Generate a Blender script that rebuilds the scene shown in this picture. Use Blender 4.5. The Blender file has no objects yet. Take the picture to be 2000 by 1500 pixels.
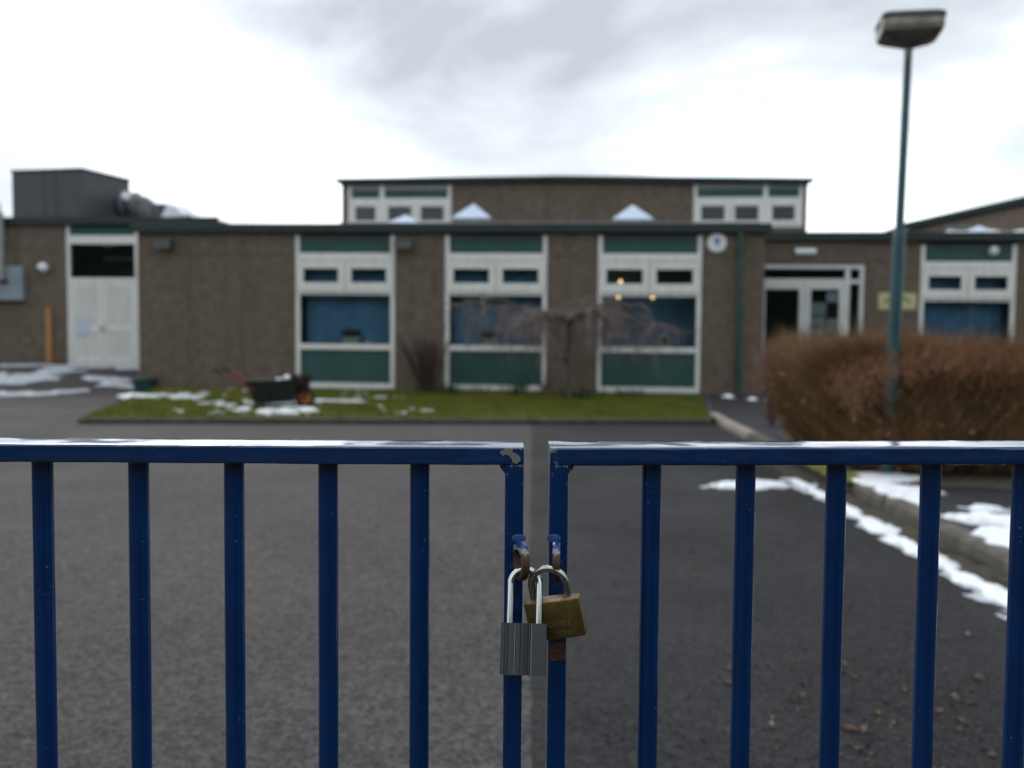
import bpy, bmesh, math, random
import numpy as np
from mathutils import Matrix, Vector, Euler

scene = bpy.context.scene
COL = scene.collection
rad = math.radians

# ------------------------------------------------------------------ camera
cam_d = bpy.data.cameras.new("camera")
cam_d.sensor_width = 36.0
cam_d.lens = 34.0
cam_d.clip_start = 0.02
cam_d.clip_end = 2000.0
cam_d.dof.use_dof = True
cam_d.dof.focus_distance = 0.935
cam_d.dof.aperture_fstop = 5.3
cam_d.dof.aperture_blades = 0
cam = bpy.data.objects.new("camera", cam_d)
COL.objects.link(cam)
PITCH = math.atan(110.0 / 1889.0)
cam.matrix_world = (Matrix.Translation((0, 0, 1.35)) @ Matrix.Rotation(rad(90) - PITCH, 4, 'X')
                    @ Matrix.Rotation(rad(0.5), 4, 'Z'))
scene.camera = cam

# ------------------------------------------------------------------ world, sun, exposure
SUN_EL, SUN_AZ = rad(33), rad(-24)          # azimuth from +Y, negative = to the left
world = bpy.data.worlds.new("World")
scene.world = world
world.use_nodes = True
wt = world.node_tree
wt.nodes.clear()
def wn(kind, **kw):
    nd = wt.nodes.new(kind)
    for k, v in kw.items():
        setattr(nd, k, v)
    return nd
w_out = wn('ShaderNodeOutputWorld')
w_bg = wn('ShaderNodeBackground')
sky = wn('ShaderNodeTexSky', sky_type='NISHITA')
sky.sun_disc = False
sky.sun_elevation = SUN_EL
sky.sun_rotation = SUN_AZ
sky.dust_density = 2.0
w_tc = wn('ShaderNodeTexCoord')
w_map = wn('ShaderNodeMapping')
w_map.inputs['Scale'].default_value = (1.9, 1.9, 4.6)
w_map.inputs['Location'].default_value = (12.65, -12.77, 3.26)
w_n1 = wn('ShaderNodeTexNoise')
w_n1.inputs['Scale'].default_value = 1.0
w_n1.inputs['Detail'].default_value = 7.0
w_n1.inputs['Roughness'].default_value = 0.52
w_n1.inputs['Distortion'].default_value = 0.35
w_r1 = wn('ShaderNodeValToRGB')               # cloud brightness
e = w_r1.color_ramp.elements
e[0].position = 0.36; e[0].color = (0.295, 0.325, 0.355, 1)
e[1].position = 0.585; e[1].color = (0.92, 0.995, 1.04, 1)
m = e.new(0.45); m.color = (0.455, 0.495, 0.53, 1)
m = e.new(0.505); m.color = (0.66, 0.715, 0.76, 1)
w_map2 = wn('ShaderNodeMapping')
w_map2.inputs['Scale'].default_value = (1.7, 1.7, 4.6)
w_map2.inputs['Location'].default_value = (7.1, -2.2, 3.0)
w_n2 = wn('ShaderNodeTexNoise')
w_n2.inputs['Detail'].default_value = 5.0
w_n2.inputs['Scale'].default_value = 1.0
w_r2 = wn('ShaderNodeValToRGB')               # share of open blue sky between clouds
w_r2.color_ramp.elements[0].position = 0.56; w_r2.color_ramp.elements[0].color = (0, 0, 0, 1)
w_r2.color_ramp.elements[1].position = 0.72; w_r2.color_ramp.elements[1].color = (0.55, 0.55, 0.55, 1)
w_sc = wn('ShaderNodeVectorMath', operation='SCALE')
w_sc.inputs['Scale'].default_value = 0.15
w_mix = wn('ShaderNodeMix', data_type='RGBA')
wl = wt.links.new
wl(w_tc.outputs['Generated'], w_map.inputs['Vector'])
wl(w_map.outputs[0], w_n1.inputs['Vector'])
wl(w_n1.outputs['Fac'], w_r1.inputs[0])
wl(w_tc.outputs['Generated'], w_map2.inputs['Vector'])
wl(w_map2.outputs[0], w_n2.inputs['Vector'])
wl(w_n2.outputs['Fac'], w_r2.inputs[0])
wl(sky.outputs[0], w_sc.inputs[0])
wl(w_r2.outputs[0], w_mix.inputs[0])
wl(w_r1.outputs[0], w_mix.inputs[6])
wl(w_sc.outputs[0], w_mix.inputs[7])
# thin cloud scatters sunlight forward: the sky is brighter towards the sun than away from it
w_dot = wn('ShaderNodeVectorMath', operation='DOT_PRODUCT')
w_dot.inputs[1].default_value = (math.sin(SUN_AZ) * math.cos(SUN_EL), math.cos(SUN_AZ) * math.cos(SUN_EL), math.sin(SUN_EL))
w_h = wn('ShaderNodeMath', operation='MULTIPLY_ADD'); w_h.inputs[1].default_value = 0.5; w_h.inputs[2].default_value = 0.5
w_p = wn('ShaderNodeMath', operation='POWER'); w_p.inputs[1].default_value = 2.2
w_f = wn('ShaderNodeMath', operation='MULTIPLY_ADD'); w_f.inputs[1].default_value = 0.50; w_f.inputs[2].default_value = 1.46
wl(w_tc.outputs['Generated'], w_dot.inputs[0])
wl(w_dot.outputs['Value'], w_h.inputs[0]); wl(w_h.outputs[0], w_p.inputs[0]); wl(w_p.outputs[0], w_f.inputs[0])
w_fs = wn('ShaderNodeVectorMath', operation='SCALE')
wl(w_mix.outputs[2], w_fs.inputs[0]); wl(w_f.outputs[0], w_fs.inputs['Scale'])
wl(w_fs.outputs[0], w_bg.inputs['Color'])
w_bg.inputs['Strength'].default_value = 1.0
wl(w_bg.outputs[0], w_out.inputs[0])

sun_d = bpy.data.lights.new("sun", 'SUN')
sun_d.energy = 0.9
sun_d.angle = rad(16)
sun_d.color = (1.0, 0.96, 0.9)
sun = bpy.data.objects.new("sun", sun_d)
COL.objects.link(sun)
sd = Vector((math.sin(SUN_AZ) * math.cos(SUN_EL), math.cos(SUN_AZ) * math.cos(SUN_EL), math.sin(SUN_EL)))
sun.rotation_euler = sd.to_track_quat('Z', 'Y').to_euler()
sun.location = sd * 60

scene.view_settings.view_transform = 'Standard'
scene.view_settings.look = 'None'
scene.view_settings.exposure = 0.1
scene.view_settings.gamma = 1.0
scene.view_settings.use_curve_mapping = False
scene.render.engine = 'CYCLES'
scene.cycles.use_denoising = True
scene.cycles.max_bounces = 8
scene.cycles.transparent_max_bounces = 12
scene.cycles.caustics_reflective = False
scene.cycles.caustics_refractive = False

# ------------------------------------------------------------------ node material helpers
def mat_new(name):
    m = bpy.data.materials.new(name)
    m.use_nodes = True
    nt = m.node_tree
    b = nt.nodes['Principled BSDF']
    return m, nt, b

def nd(nt, kind, **kw):
    n = nt.nodes.new(kind)
    for k, v in kw.items():
        setattr(n, k, v)
    return n

def coords(nt, scale=(1, 1, 1), loc=(0, 0, 0), kind='Object', rot=(0, 0, 0)):
    tc = nd(nt, 'ShaderNodeTexCoord')
    mp = nd(nt, 'ShaderNodeMapping')
    mp.inputs['Scale'].default_value = scale
    mp.inputs['Location'].default_value = loc
    mp.inputs['Rotation'].default_value = rot
    nt.links.new(tc.outputs[kind], mp.inputs['Vector'])
    return mp.outputs[0]

def noise(nt, vec, scale, detail=4, rough=0.5, dist=0.0):
    n = nd(nt, 'ShaderNodeTexNoise')
    n.inputs['Scale'].default_value = scale
    n.inputs['Detail'].default_value = detail
    n.inputs['Roughness'].default_value = rough
    n.inputs['Distortion'].default_value = dist
    nt.links.new(vec, n.inputs['Vector'])
    return n.outputs['Fac']

def ramp(nt, fac, stops):
    r = nd(nt, 'ShaderNodeValToRGB')
    el = r.color_ramp.elements
    while len(el) < len(stops):
        el.new(0.5)
    for x, (p, c) in zip(el, stops):
        x.position = p
        x.color = c if len(c) == 4 else (*c, 1)
    nt.links.new(fac, r.inputs[0])
    return r.outputs[0]

def gray(v):
    return (v, v, v, 1)

def mixc(nt, fac, a, b, mode='MIX'):
    mx = nd(nt, 'ShaderNodeMix', data_type='RGBA', blend_type=mode)
    for sock, v in ((mx.inputs[0], fac), (mx.inputs[6], a), (mx.inputs[7], b)):
        if hasattr(v, 'is_linked') or hasattr(v, 'links'):
            nt.links.new(v, sock)
        elif isinstance(v, (int, float)):
            sock.default_value = v
        else:
            sock.default_value = v if len(v) == 4 else (*v, 1)
    return mx.outputs[2]

def bump(nt, b, height, strength=0.3, dist=0.01):
    bp = nd(nt, 'ShaderNodeBump')
    bp.inputs['Strength'].default_value = strength
    bp.inputs['Distance'].default_value = dist
    nt.links.new(height, bp.inputs['Height'])
    nt.links.new(bp.outputs[0], b.inputs['Normal'])
    return bp

def simple(name, col, rough=0.6, var=0.25, scale=4.0, metallic=0.0, bs=0.15, bd=0.004, stretch=(1, 1, 1), spec=0.5):
    m, nt, b = mat_new(name)
    v = coords(nt, stretch)
    f = noise(nt, v, scale, 6, 0.6)
    lo = tuple(c * (1 - var) for c in col)
    hi = tuple(min(1, c * (1 + var)) for c in col)
    c = ramp(nt, f, [(0.3, lo), (0.7, hi)])
    nt.links.new(c, b.inputs['Base Color'])
    b.inputs['Roughness'].default_value = rough
    b.inputs['Metallic'].default_value = metallic
    b.inputs['Specular IOR Level'].default_value = spec
    if bs:
        bump(nt, b, noise(nt, v, scale * 8, 4), bs, bd)
    return m

M = {}
# gate paint -----------------------------------------------------
def gate_paint(name, brush, coat, edge_wear=True):
    m, nt, b = mat_new(name)
    v = coords(nt)
    vs = coords(nt, brush)
    base = ramp(nt, noise(nt, v, 18, 5, 0.6), [(0.3, (0.0006, 0.0195, 0.086)), (0.7, (0.0012, 0.028, 0.120))])
    specks = ramp(nt, noise(nt, v, 260, 3, 0.6), [(0.685, gray(0)), (0.71, gray(1))])
    zone = ramp(nt, noise(nt, v, 22, 3, 0.5), [(0.50, gray(0)), (0.6, gray(0.85))])
    mk = mixc(nt, 1.0, specks, zone, 'MULTIPLY')
    col = mixc(nt, mk, base, (0.22, 0.25, 0.30))
    vscr = coords(nt, (60, 60, 430), rot=(0.0, 0.35, 0.0))
    scr = ramp(nt, noise(nt, vscr, 1.0, 2, 0.5, 1.2), [(0.735, gray(0)), (0.75, gray(0.35))])
    scr2 = mixc(nt, 1.0, scr, zone, 'MULTIPLY')
    col = mixc(nt, scr2, col, (0.16, 0.2, 0.28))
    geo = nd(nt, 'ShaderNodeNewGeometry')
    edge_m = ramp(nt, geo.outputs['Pointiness'], [(0.52, gray(0)), (0.56, gray(1))])
    chip_m = ramp(nt, noise(nt, v, 120, 5, 0.7), [(0.56, gray(0)), (0.60, gray(1))])
    wear = mixc(nt, 1.0, edge_m, chip_m, 'MULTIPLY')
    if edge_wear:
        col = mixc(nt, wear, col, (0.23, 0.25, 0.27))
    nt.links.new(col, b.inputs['Base Color'])
    rr = ramp(nt, noise(nt, v, 30, 4), [(0.3, gray(0.10)), (0.75, gray(0.24))])
    nt.links.new(rr, b.inputs['Roughness'])
    b.inputs['IOR'].default_value = 1.45
    b.inputs['Coat Weight'].default_value = coat
    b.inputs['Coat Roughness'].default_value = 0.06
    h = noise(nt, vs, 1.0, 4, 0.6, 0.4)
    h2 = mixc(nt, 0.25, h, noise(nt, v, 420, 2, 0.5))
    bump(nt, b, h2, 0.22, 0.0006)
    return m
M['gate_rail'] = gate_paint('blue_gloss_paint_rail', (26, 150, 150), 0.85)
M['gate_round'] = gate_paint('blue_gloss_paint_round_bar', (260, 260, 9), 0.1, False)
M['gate_bar'] = gate_paint('blue_gloss_paint_bar', (260, 260, 9), 0.2)

def rusty_blue(name, lo, hi, z0, z1, soft):
    """blue paint turned to rust between two heights of the part's own axis"""
    m, nt, b = mat_new(name)
    v = coords(nt)
    tc = nd(nt, 'ShaderNodeTexCoord')
    sx = nd(nt, 'ShaderNodeSeparateXYZ')
    nt.links.new(tc.outputs['Object'], sx.inputs[0])
    n1 = noise(nt, v, 240, 5, 0.65)
    ad = nd(nt, 'ShaderNodeMath', operation='MULTIPLY_ADD')
    nt.links.new(n1, ad.inputs[0])
    ad.inputs[1].default_value = soft
    nt.links.new(sx.outputs['Z'], ad.inputs[2])
    mr = nd(nt, 'ShaderNodeMapRange')
    nt.links.new(ad.outputs[0], mr.inputs[0])
    mr.inputs[1].default_value = z0
    mr.inputs[2].default_value = z1
    stage = ramp(nt, mr.outputs[0], [(0.0, (0.075, 0.030, 0.016)), (0.44, (0.11, 0.05, 0.03)), (0.5, (0.30, 0.31, 0.29)),
                                     (0.62, (0.26, 0.28, 0.28)), (0.66, (0.006, 0.045, 0.19)), (1.0, (0.006, 0.05, 0.22))])
    mott = ramp(nt, noise(nt, v, 700, 4), [(0.3, gray(0.55)), (0.7, gray(1.15))])
    col = mixc(nt, 1.0, stage, mott, 'MULTIPLY')
    nt.links.new(col, b.inputs['Base Color'])
    rg = ramp(nt, mr.outputs[0], [(0.4, gray(0.75)), (0.7, gray(0.25))])
    nt.links.new(rg, b.inputs['Roughness'])
    bump(nt, b, noise(nt, v, 900, 4), 0.5, 0.0006)
    return m
M['eye'] = rusty_blue('rusted_blue_lug', 0, 0, 0.003, 0.030, 0.012)
M['weld'] = simple('weld_blue_paint', (0.014, 0.065, 0.23), 0.2, 0.5, 300, bs=0.8, bd=0.001)
M['bare'] = simple('bare_grey_primer', (0.17, 0.185, 0.165), 0.55, 0.25, 300, bs=0.3, bd=0.0005)
M['rustband'] = simple('rust_stain', (0.085, 0.034, 0.02), 0.8, 0.6, 260, bs=0.6, bd=0.0008)
# padlocks
M['chrome'] = simple('hardened_steel', (0.56, 0.56, 0.55), 0.09, 0.05, 300, metallic=1.0, bs=0.05, bd=0.0003)
M['oldsteel'] = simple('tarnished_steel', (0.42, 0.40, 0.35), 0.22, 0.35, 160, metallic=1.0, bs=0.08, bd=0.0003)
M['lockgrey'] = simple('grey_lock_casing', (0.052, 0.056, 0.056), 0.42, 0.10, 90, metallic=0.3, bs=0.12, bd=0.0003, stretch=(3, 1, .3))
M['lockline'] = simple('bare_groove_metal', (0.24, 0.25, 0.24), 0.35, 0.2, 120, metallic=0.6, bs=0)
M['brass'] = simple('weathered_brass', (0.165, 0.118, 0.034), 0.38, 0.30, 70, metallic=0.6, bs=0.15, bd=0.0004)
M['brassrust'] = simple('brass_top_rust', (0.30, 0.21, 0.12), 0.6, 0.55, 160, metallic=0.3, bs=0.4, bd=0.0005)

# walls ----------------------------------------------------------
def pebble(name, col):
    m, nt, b = mat_new(name)
    v = coords(nt)
    vs = coords(nt, (1.7, 1.7, 0.16))
    c1 = ramp(nt, noise(nt, v, 85, 3, 0.7), [(0.3, tuple(c * 0.55 for c in col)), (0.7, tuple(c * 1.5 for c in col))])
    st = ramp(nt, noise(nt, vs, 2.3, 5, 0.6), [(0.30, (0.86, 0.85, 0.83)), (0.5, (1, 1, 1)), (0.72, (1.05, 1.04, 1.0))])
    c2 = mixc(nt, 1.0, c1, st, 'MULTIPLY')
    c2 = mixc(nt, 1.0, c2, ramp(nt, noise(nt, v, 5.5, 5, 0.7), [(0.36, (0.76, 0.76, 0.76)), (0.64, (1.2, 1.19, 1.17))]), 'MULTIPLY')
    c3 = mixc(nt, ramp(nt, noise(nt, v, 1.1, 4), [(0.42, gray(0)), (0.7, gray(0.5))]), c2, (col[0] * .88, col[1] * .93, col[2] * .82))
    nt.links.new(c3, b.inputs['Base Color'])
    b.inputs['Roughness'].default_value = 0.93
    b.inputs['Specular IOR Level'].default_value = 0.25
    bump(nt, b, noise(nt, v, 110, 3, 0.7), 0.9, 0.012)
    return m
M['pebble'] = pebble('brown_pebbledash', (0.150, 0.117, 0.092))
M['pebble_far'] = pebble('tan_render', (0.22, 0.17, 0.14))
M['joint'] = simple('panel_joint_mortar', (0.085, 0.07, 0.058), 0.9, 0.2, 8)
M['concrete'] = simple('plinth_concrete', (0.13, 0.12, 0.10), 0.9, 0.35, 5, bs=0.4)

def white_paint(name, col):
    m, nt, b = mat_new(name)
    v = coords(nt)
    vs = coords(nt, (4, 4, 0.7))
    d = ramp(nt, noise(nt, vs, 3, 5, 0.6), [(0.3, tuple(c * 0.84 for c in col)), (0.6, col)])
    nt.links.new(d, b.inputs['Base Color'])
    b.inputs['Roughness'].default_value = 0.45
    bump(nt, b, noise(nt, v, 30, 3), 0.08, 0.003)
    return m
M['frame'] = white_paint('off_white_frame_paint', (0.76, 0.755, 0.705))
M['frame_dull_shade'] = white_paint('dull_shaded_frame', (0.36, 0.355, 0.335))  # frame paint darkened as shade for the hall window heads; gable frame shares it
M['louvre'] = white_paint('pale_grey_louvre_paint', (0.74, 0.74, 0.69))
M['door'] = white_paint('white_door_paint', (0.66, 0.66, 0.64))
M['green'] = simple('dark_green_panel', (0.017, 0.072, 0.066), 0.6, 0.14, 2.0, bs=0.05)
M['fascia'] = simple('dark_green_fascia', (0.007, 0.019, 0.019), 0.6, 0.25, 1.5, bs=0.1)
M['head_shade'] = simple('grey_brown_head_shade', (0.10, 0.098, 0.095), 0.8, 0.2, 3)  # colour stands for the shade in the window head recess
M['pipe_green'] = simple('green_downpipe_paint', (0.012, 0.058, 0.045), 0.45, 0.25, 4, bs=0.1)
M['roof'] = simple('dark_felt_roof', (0.06, 0.062, 0.065), 0.9, 0.3, 3)
M['flash'] = simple('roof_edge_metal', (0.20, 0.205, 0.21), 0.5, 0.25, 3, metallic=0.2)
M['plant_grey'] = simple('dark_grey_cladding', (0.054, 0.056, 0.062), 0.6, 0.2, 2.5, stretch=(3, 3, .4))
M['duct'] = simple('dull_foil_duct', (0.075, 0.078, 0.088), 0.42, 0.6, 4, metallic=0.35, bs=0.5, bd=0.03)
M['sky_plastic'] = simple('opal_rooflight', (0.50, 0.57, 0.70), 0.25, 0.08, 3, bs=0.03)
M['kerb_grey'] = simple('grey_upstand', (0.18, 0.19, 0.19), 0.7, 0.2, 3)
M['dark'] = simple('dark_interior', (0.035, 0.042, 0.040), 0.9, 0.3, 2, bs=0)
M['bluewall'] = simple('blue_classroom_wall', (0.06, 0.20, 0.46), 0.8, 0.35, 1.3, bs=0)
M['blind'] = simple('blue_blind_fabric', (0.17, 0.37, 0.62), 0.85, 0.22, 3.0, bs=0.1)
M['intfloor'] = simple('carpet', (0.05, 0.05, 0.06), 0.95, 0.2, 4, bs=0)

def glass_mat():
    m, nt, b = mat_new('window_glass')
    nt.nodes.remove(b)
    out = nt.nodes['Material Output']
    tr = nd(nt, 'ShaderNodeBsdfTransparent')
    tr.inputs[0].default_value = (0.86, 0.90, 0.90, 1)
    gl = nd(nt, 'ShaderNodeBsdfGlossy')
    gl.inputs['Roughness'].default_value = 0.015
    gl.inputs[0].default_value = (0.9, 0.93, 0.95, 1)
    fr = nd(nt, 'ShaderNodeFresnel')
    fr.inputs['IOR'].default_value = 1.42
    mx = nd(nt, 'ShaderNodeMixShader')
    nt.links.new(fr.outputs[0], mx.inputs[0])
    nt.links.new(tr.outputs[0], mx.inputs[1])
    nt.links.new(gl.outputs[0], mx.inputs[2])
    nt.links.new(mx.outputs[0], out.inputs[0])
    return m
M['glass'] = glass_mat()

# ground ---------------------------------------------------------
def asphalt(name, lo, hi, tint, wet=0.5):
    m, nt, b = mat_new(name)
    v = coords(nt)
    vs = coords(nt, (1.0, 0.32, 1.0), rot=(0, 0, 0.05))
    agg = ramp(nt, mixc(nt, 0.5, noise(nt, v, 26, 5, 0.75), noise(nt, v, 63, 3, 0.7)), [(0.425, lo), (0.50, tuple((a + c) / 2 for a, c in zip(lo, hi))), (0.58, hi)])
    stones = ramp(nt, noise(nt, v, 70, 3, 0.6), [(0.60, gray(0)), (0.68, gray(0.45))])
    c = mixc(nt, stones, agg, tuple(q * 1.25 for q in hi))
    big = ramp(nt, noise(nt, v, 0.55, 5, 0.62), [(0.3, (0.90, 0.91, 0.93)), (0.52, (1, 1, 1)), (0.72, (1.07, 1.05, 1.03))])
    c = mixc(nt, 1.0, c, big, 'MULTIPLY')
    mid = ramp(nt, noise(nt, vs, 4.5, 5, 0.6), [(0.36, (0.94, 0.94, 0.95)), (0.62, (1.03, 1.02, 1.01))])
    c = mixc(nt, 1.0, c, mid, 'MULTIPLY')
    mid2 = ramp(nt, noise(nt, v, 8.5, 4, 0.65), [(0.36, (0.80, 0.80, 0.81)), (0.5, (1, 1, 1)), (0.64, (1.18, 1.16, 1.13))])
    c = mixc(nt, 1.0, c, mid2, 'MULTIPLY')
    dust = ramp(nt, noise(nt, v, 2.6, 5, 0.7), [(0.58, gray(0)), (0.72, gray(0.35))])
    c = mixc(nt, dust, c, (tint[0] * 1.15, tint[1] * .95, tint[2] * .75))
    patch = ramp(nt, noise(nt, vs, 1.6, 4, 0.55), [(0.60, gray(0)), (0.72, gray(0.22))])
    c = mixc(nt, patch, c, tint)
    nt.links.new(c, b.inputs['Base Color'])
    r = ramp(nt, noise(nt, v, 0.9, 4), [(0.35, gray(wet + .1)), (0.65, gray(0.88))])
    nt.links.new(r, b.inputs['Roughness'])
    b.inputs['Specular IOR Level'].default_value = 0.15
    bump(nt, b, noise(nt, v, 95, 4, 0.75), 0.35, 0.004)
    return m
M['asphalt'] = asphalt('brown_grey_asphalt', (0.019, 0.017, 0.018), (0.092, 0.084, 0.083), (0.058, 0.050, 0.046), 0.7)
M['asphalt_dark'] = asphalt('dark_asphalt', (0.0055, 0.0056, 0.0063), (0.031, 0.031, 0.0335), (0.022, 0.018, 0.014), 0.6)
M['path'] = asphalt('path_asphalt', (0.016, 0.016, 0.018), (0.046, 0.045, 0.049), (0.032, 0.030, 0.031), 0.55)
M['kerb'] = simple('kerb_concrete', (0.088, 0.077, 0.063), 0.9, 0.5, 7, bs=0.7, bd=0.008)
M['kerb_pale'] = simple('pale_kerb_concrete', (0.25, 0.215, 0.185), 0.9, 0.3, 7, bs=0.5)
M['kerb_dark'] = simple('lawn_kerb', (0.052, 0.047, 0.032), 0.9, 0.4, 7, bs=0.6)
M['soil'] = simple('soil_and_litter', (0.055, 0.042, 0.03), 0.95, 0.6, 14, bs=0.9, bd=0.02)
M['field'] = simple('distant_ground', (0.07, 0.075, 0.05), 0.95, 0.4, 0.2)
M['lawn'] = simple('lawn_base', (0.060, 0.068, 0.012), 0.95, 0.5, 4, bs=0.8, bd=0.02)
def grass_mat():
    m, nt, b = mat_new('grass_blades')
    v = coords(nt)
    c = ramp(nt, noise(nt, v, 1.6, 5, 0.65), [(0.3, (0.058, 0.088, 0.010)), (0.5, (0.130, 0.142, 0.015)), (0.72, (0.19, 0.155, 0.034))])
    nt.links.new(c, b.inputs['Base Color'])
    b.inputs['Roughness'].default_value = 0.8
    b.inputs['Specular IOR Level'].default_value = 0.15
    return m
M['grass'] = grass_mat()
M['gutter'] = simple('gutter_dirt', (0.034, 0.030, 0.014), 0.95, 0.7, 9, bs=0.8, bd=0.01)
M['moss'] = simple('yellow_green_moss', (0.13, 0.125, 0.008), 0.95, 0.4, 12, bs=0.9, bd=0.01)
def snow_mat():
    m, nt, b = mat_new('old_snow')
    v = coords(nt)
    c = ramp(nt, noise(nt, v, 14, 6, 0.68), [(0.28, (0.50, 0.51, 0.54)), (0.46, (0.74, 0.76, 0.80)), (0.6, (0.82, 0.84, 0.87))])
    gritn = ramp(nt, noise(nt, v, 120, 3, 0.6), [(0.66, gray(0)), (0.72, gray(0.5))])
    c = mixc(nt, gritn, c, (0.16, 0.13, 0.10))
    nt.links.new(c, b.inputs['Base Color'])
    b.inputs['Roughness'].default_value = 0.7
    b.inputs['Subsurface Weight'].default_value = 0.0
    bump(nt, b, noise(nt, v, 45, 4), 0.5, 0.01)
    return m
M['snow'] = snow_mat()
M['slush'] = simple('grey_thawing_slush', (0.40, 0.42, 0.46), 0.6, 0.35, 6, bs=0.5, bd=0.01)
M['leaf_a'] = simple('tan_leaf', (0.135, 0.080, 0.045), 0.8, 0.4, 30)
M['leaf_b'] = simple('dark_brown_leaf', (0.085, 0.042, 0.024), 0.8, 0.4, 30)
M['leaf_c'] = simple('pale_leaf', (0.21, 0.15, 0.105), 0.8, 0.3, 30)
def twig_mat(name, stops, sc=1.2):
    m, nt, b = mat_new(name)
    v = coords(nt)
    a = ramp(nt, noise(nt, v, sc, 5, 0.65), stops)
    f = ramp(nt, noise(nt, v, 34, 3), [(0.3, gray(0.6)), (0.7, gray(1.3))])
    nt.links.new(mixc(nt, 1.0, a, f, 'MULTIPLY'), b.inputs['Base Color'])
    b.inputs['Roughness'].default_value = 0.8
    return m
M['hedge'] = twig_mat('russet_hedge_twigs', [(0.3, (0.155, 0.068, 0.027)), (0.5, (0.215, 0.105, 0.040)), (0.7, (0.23, 0.080, 0.038))])
M['hedge_red'] = twig_mat('reddish_hedge_tips', [(0.3, (0.25, 0.088, 0.048)), (0.7, (0.32, 0.14, 0.08))])
M['hedge_olive'] = twig_mat('olive_hedge_twigs', [(0.3, (0.15, 0.11, 0.035)), (0.7, (0.24, 0.17, 0.06))])
M['hedge_straw'] = twig_mat('straw_coloured_twigs', [(0.3, (0.20, 0.125, 0.06)), (0.7, (0.30, 0.20, 0.10))])
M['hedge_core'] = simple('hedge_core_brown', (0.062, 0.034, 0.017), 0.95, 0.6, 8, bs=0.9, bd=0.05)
M['bark'] = twig_mat('grey_brown_bark', [(0.3, (0.055, 0.042, 0.036)), (0.7, (0.10, 0.076, 0.066))], 6)
M['twig'] = twig_mat('pinkish_bare_twigs', [(0.3, (0.155, 0.118, 0.105)), (0.7, (0.23, 0.178, 0.160))])
M['purple'] = twig_mat('dark_purple_twigs', [(0.3, (0.085, 0.055, 0.05)), (0.7, (0.13, 0.085, 0.078))])
M['reddish'] = twig_mat('dark_red_brown_plant', [(0.3, (0.045, 0.018, 0.013)), (0.7, (0.075, 0.038, 0.022))])
M['mauve'] = twig_mat('mauve_bare_twigs', [(0.3, (0.12, 0.08, 0.078)), (0.7, (0.17, 0.115, 0.11))])
M['evergreen'] = simple('evergreen_hedge', (0.028, 0.042, 0.016), 0.8, 0.5, 1.5, bs=0.8, bd=0.1)
M['bulbleaf'] = simple('dark_green_leaves', (0.020, 0.050, 0.016), 0.6, 0.4, 9)
M['potplant'] = simple('pot_plant_leaves', (0.030, 0.062, 0.022), 0.6, 0.4, 20)
# objects
M['lamp_green'] = simple('teal_lamp_post_paint', (0.014, 0.066, 0.075), 0.42, 0.35, 5, bs=0.2)
M['lamp_metal'] = simple('aged_lantern_metal', (0.17, 0.165, 0.15), 0.5, 0.35, 6, metallic=0.3)
M['lamp_dark'] = simple('dark_lantern_cap', (0.045, 0.046, 0.048), 0.5, 0.3, 6)
def bowl_mat():
    m, nt, b = mat_new('yellowed_lantern_bowl')
    v = coords(nt)
    c = ramp(nt, noise(nt, v, 7, 5, 0.6), [(0.3, (0.17, 0.15, 0.09)), (0.6, (0.40, 0.38, 0.30))])
    nt.links.new(c, b.inputs['Base Color'])
    b.inputs['Roughness'].default_value = 0.25
    b.inputs['Transmission Weight'].default_value = 0.35
    return m
M['lamp_bowl'] = bowl_mat()
M['orange_wood'] = simple('orange_timber', (0.38, 0.175, 0.065), 0.7, 0.25, 6, stretch=(4, 4, .5))
M['sign_grey'] = simple('blue_grey_cabinet', (0.215, 0.26, 0.29), 0.5, 0.12, 3)
M['mast'] = simple('galvanised_mast', (0.27, 0.275, 0.285), 0.5, 0.2, 6, metallic=0.3)
M['black'] = simple('black_plastic', (0.018, 0.018, 0.02), 0.5, 0.3, 10)
M['floodlight'] = simple('dark_bulkhead_housing', (0.028, 0.028, 0.032), 0.55, 0.3, 10)
M['white'] = simple('white_plastic', (0.72, 0.73, 0.74), 0.4, 0.06, 5, bs=0.03)
M['paper'] = simple('pale_paper', (0.46, 0.52, 0.53), 0.8, 0.1, 12, bs=0)
M['paper2'] = simple('blue_tinted_paper', (0.52, 0.57, 0.66), 0.8, 0.08, 12, bs=0)
M['signyellow'] = simple('pale_yellow_sign', (0.52, 0.47, 0.26), 0.6, 0.12, 8, bs=0)
M['signtan'] = simple('ochre_sign_border', (0.38, 0.28, 0.12), 0.6, 0.2, 8, bs=0)
M['signgreen'] = simple('sign_green_print', (0.06, 0.26, 0.05), 0.6, 0.15, 8, bs=0)
M['signblue'] = simple('emblem_blue', (0.10, 0.13, 0.42), 0.6, 0.1, 8, bs=0)
M['barrow'] = simple('dark_green_barrow_tray', (0.006, 0.013, 0.007), 0.9, 0.3, 5)
M['red'] = simple('red_barrow_frame', (0.15, 0.02, 0.026), 0.45, 0.25, 8)
M['rubber'] = simple('black_rubber', (0.02, 0.02, 0.024), 0.8, 0.2, 10)
M['orange'] = simple('orange_wheel_rim', (0.48, 0.17, 0.012), 0.5, 0.15, 8)
M['tub'] = simple('dark_teal_tub', (0.010, 0.050, 0.046), 0.5, 0.25, 6)
M['trough'] = simple('pale_trough', (0.50, 0.57, 0.57), 0.5, 0.1, 8)
M['wreath'] = simple('pale_wreath', (0.56, 0.60, 0.52), 0.8, 0.3, 30)
def lit(name, col, s):
    m, nt, b = mat_new(name)
    b.inputs['Base Color'].default_value = (*col, 1)
    b.inputs['Emission Color'].default_value = (*col, 1)
    b.inputs['Emission Strength'].default_value = s
    return m
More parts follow.
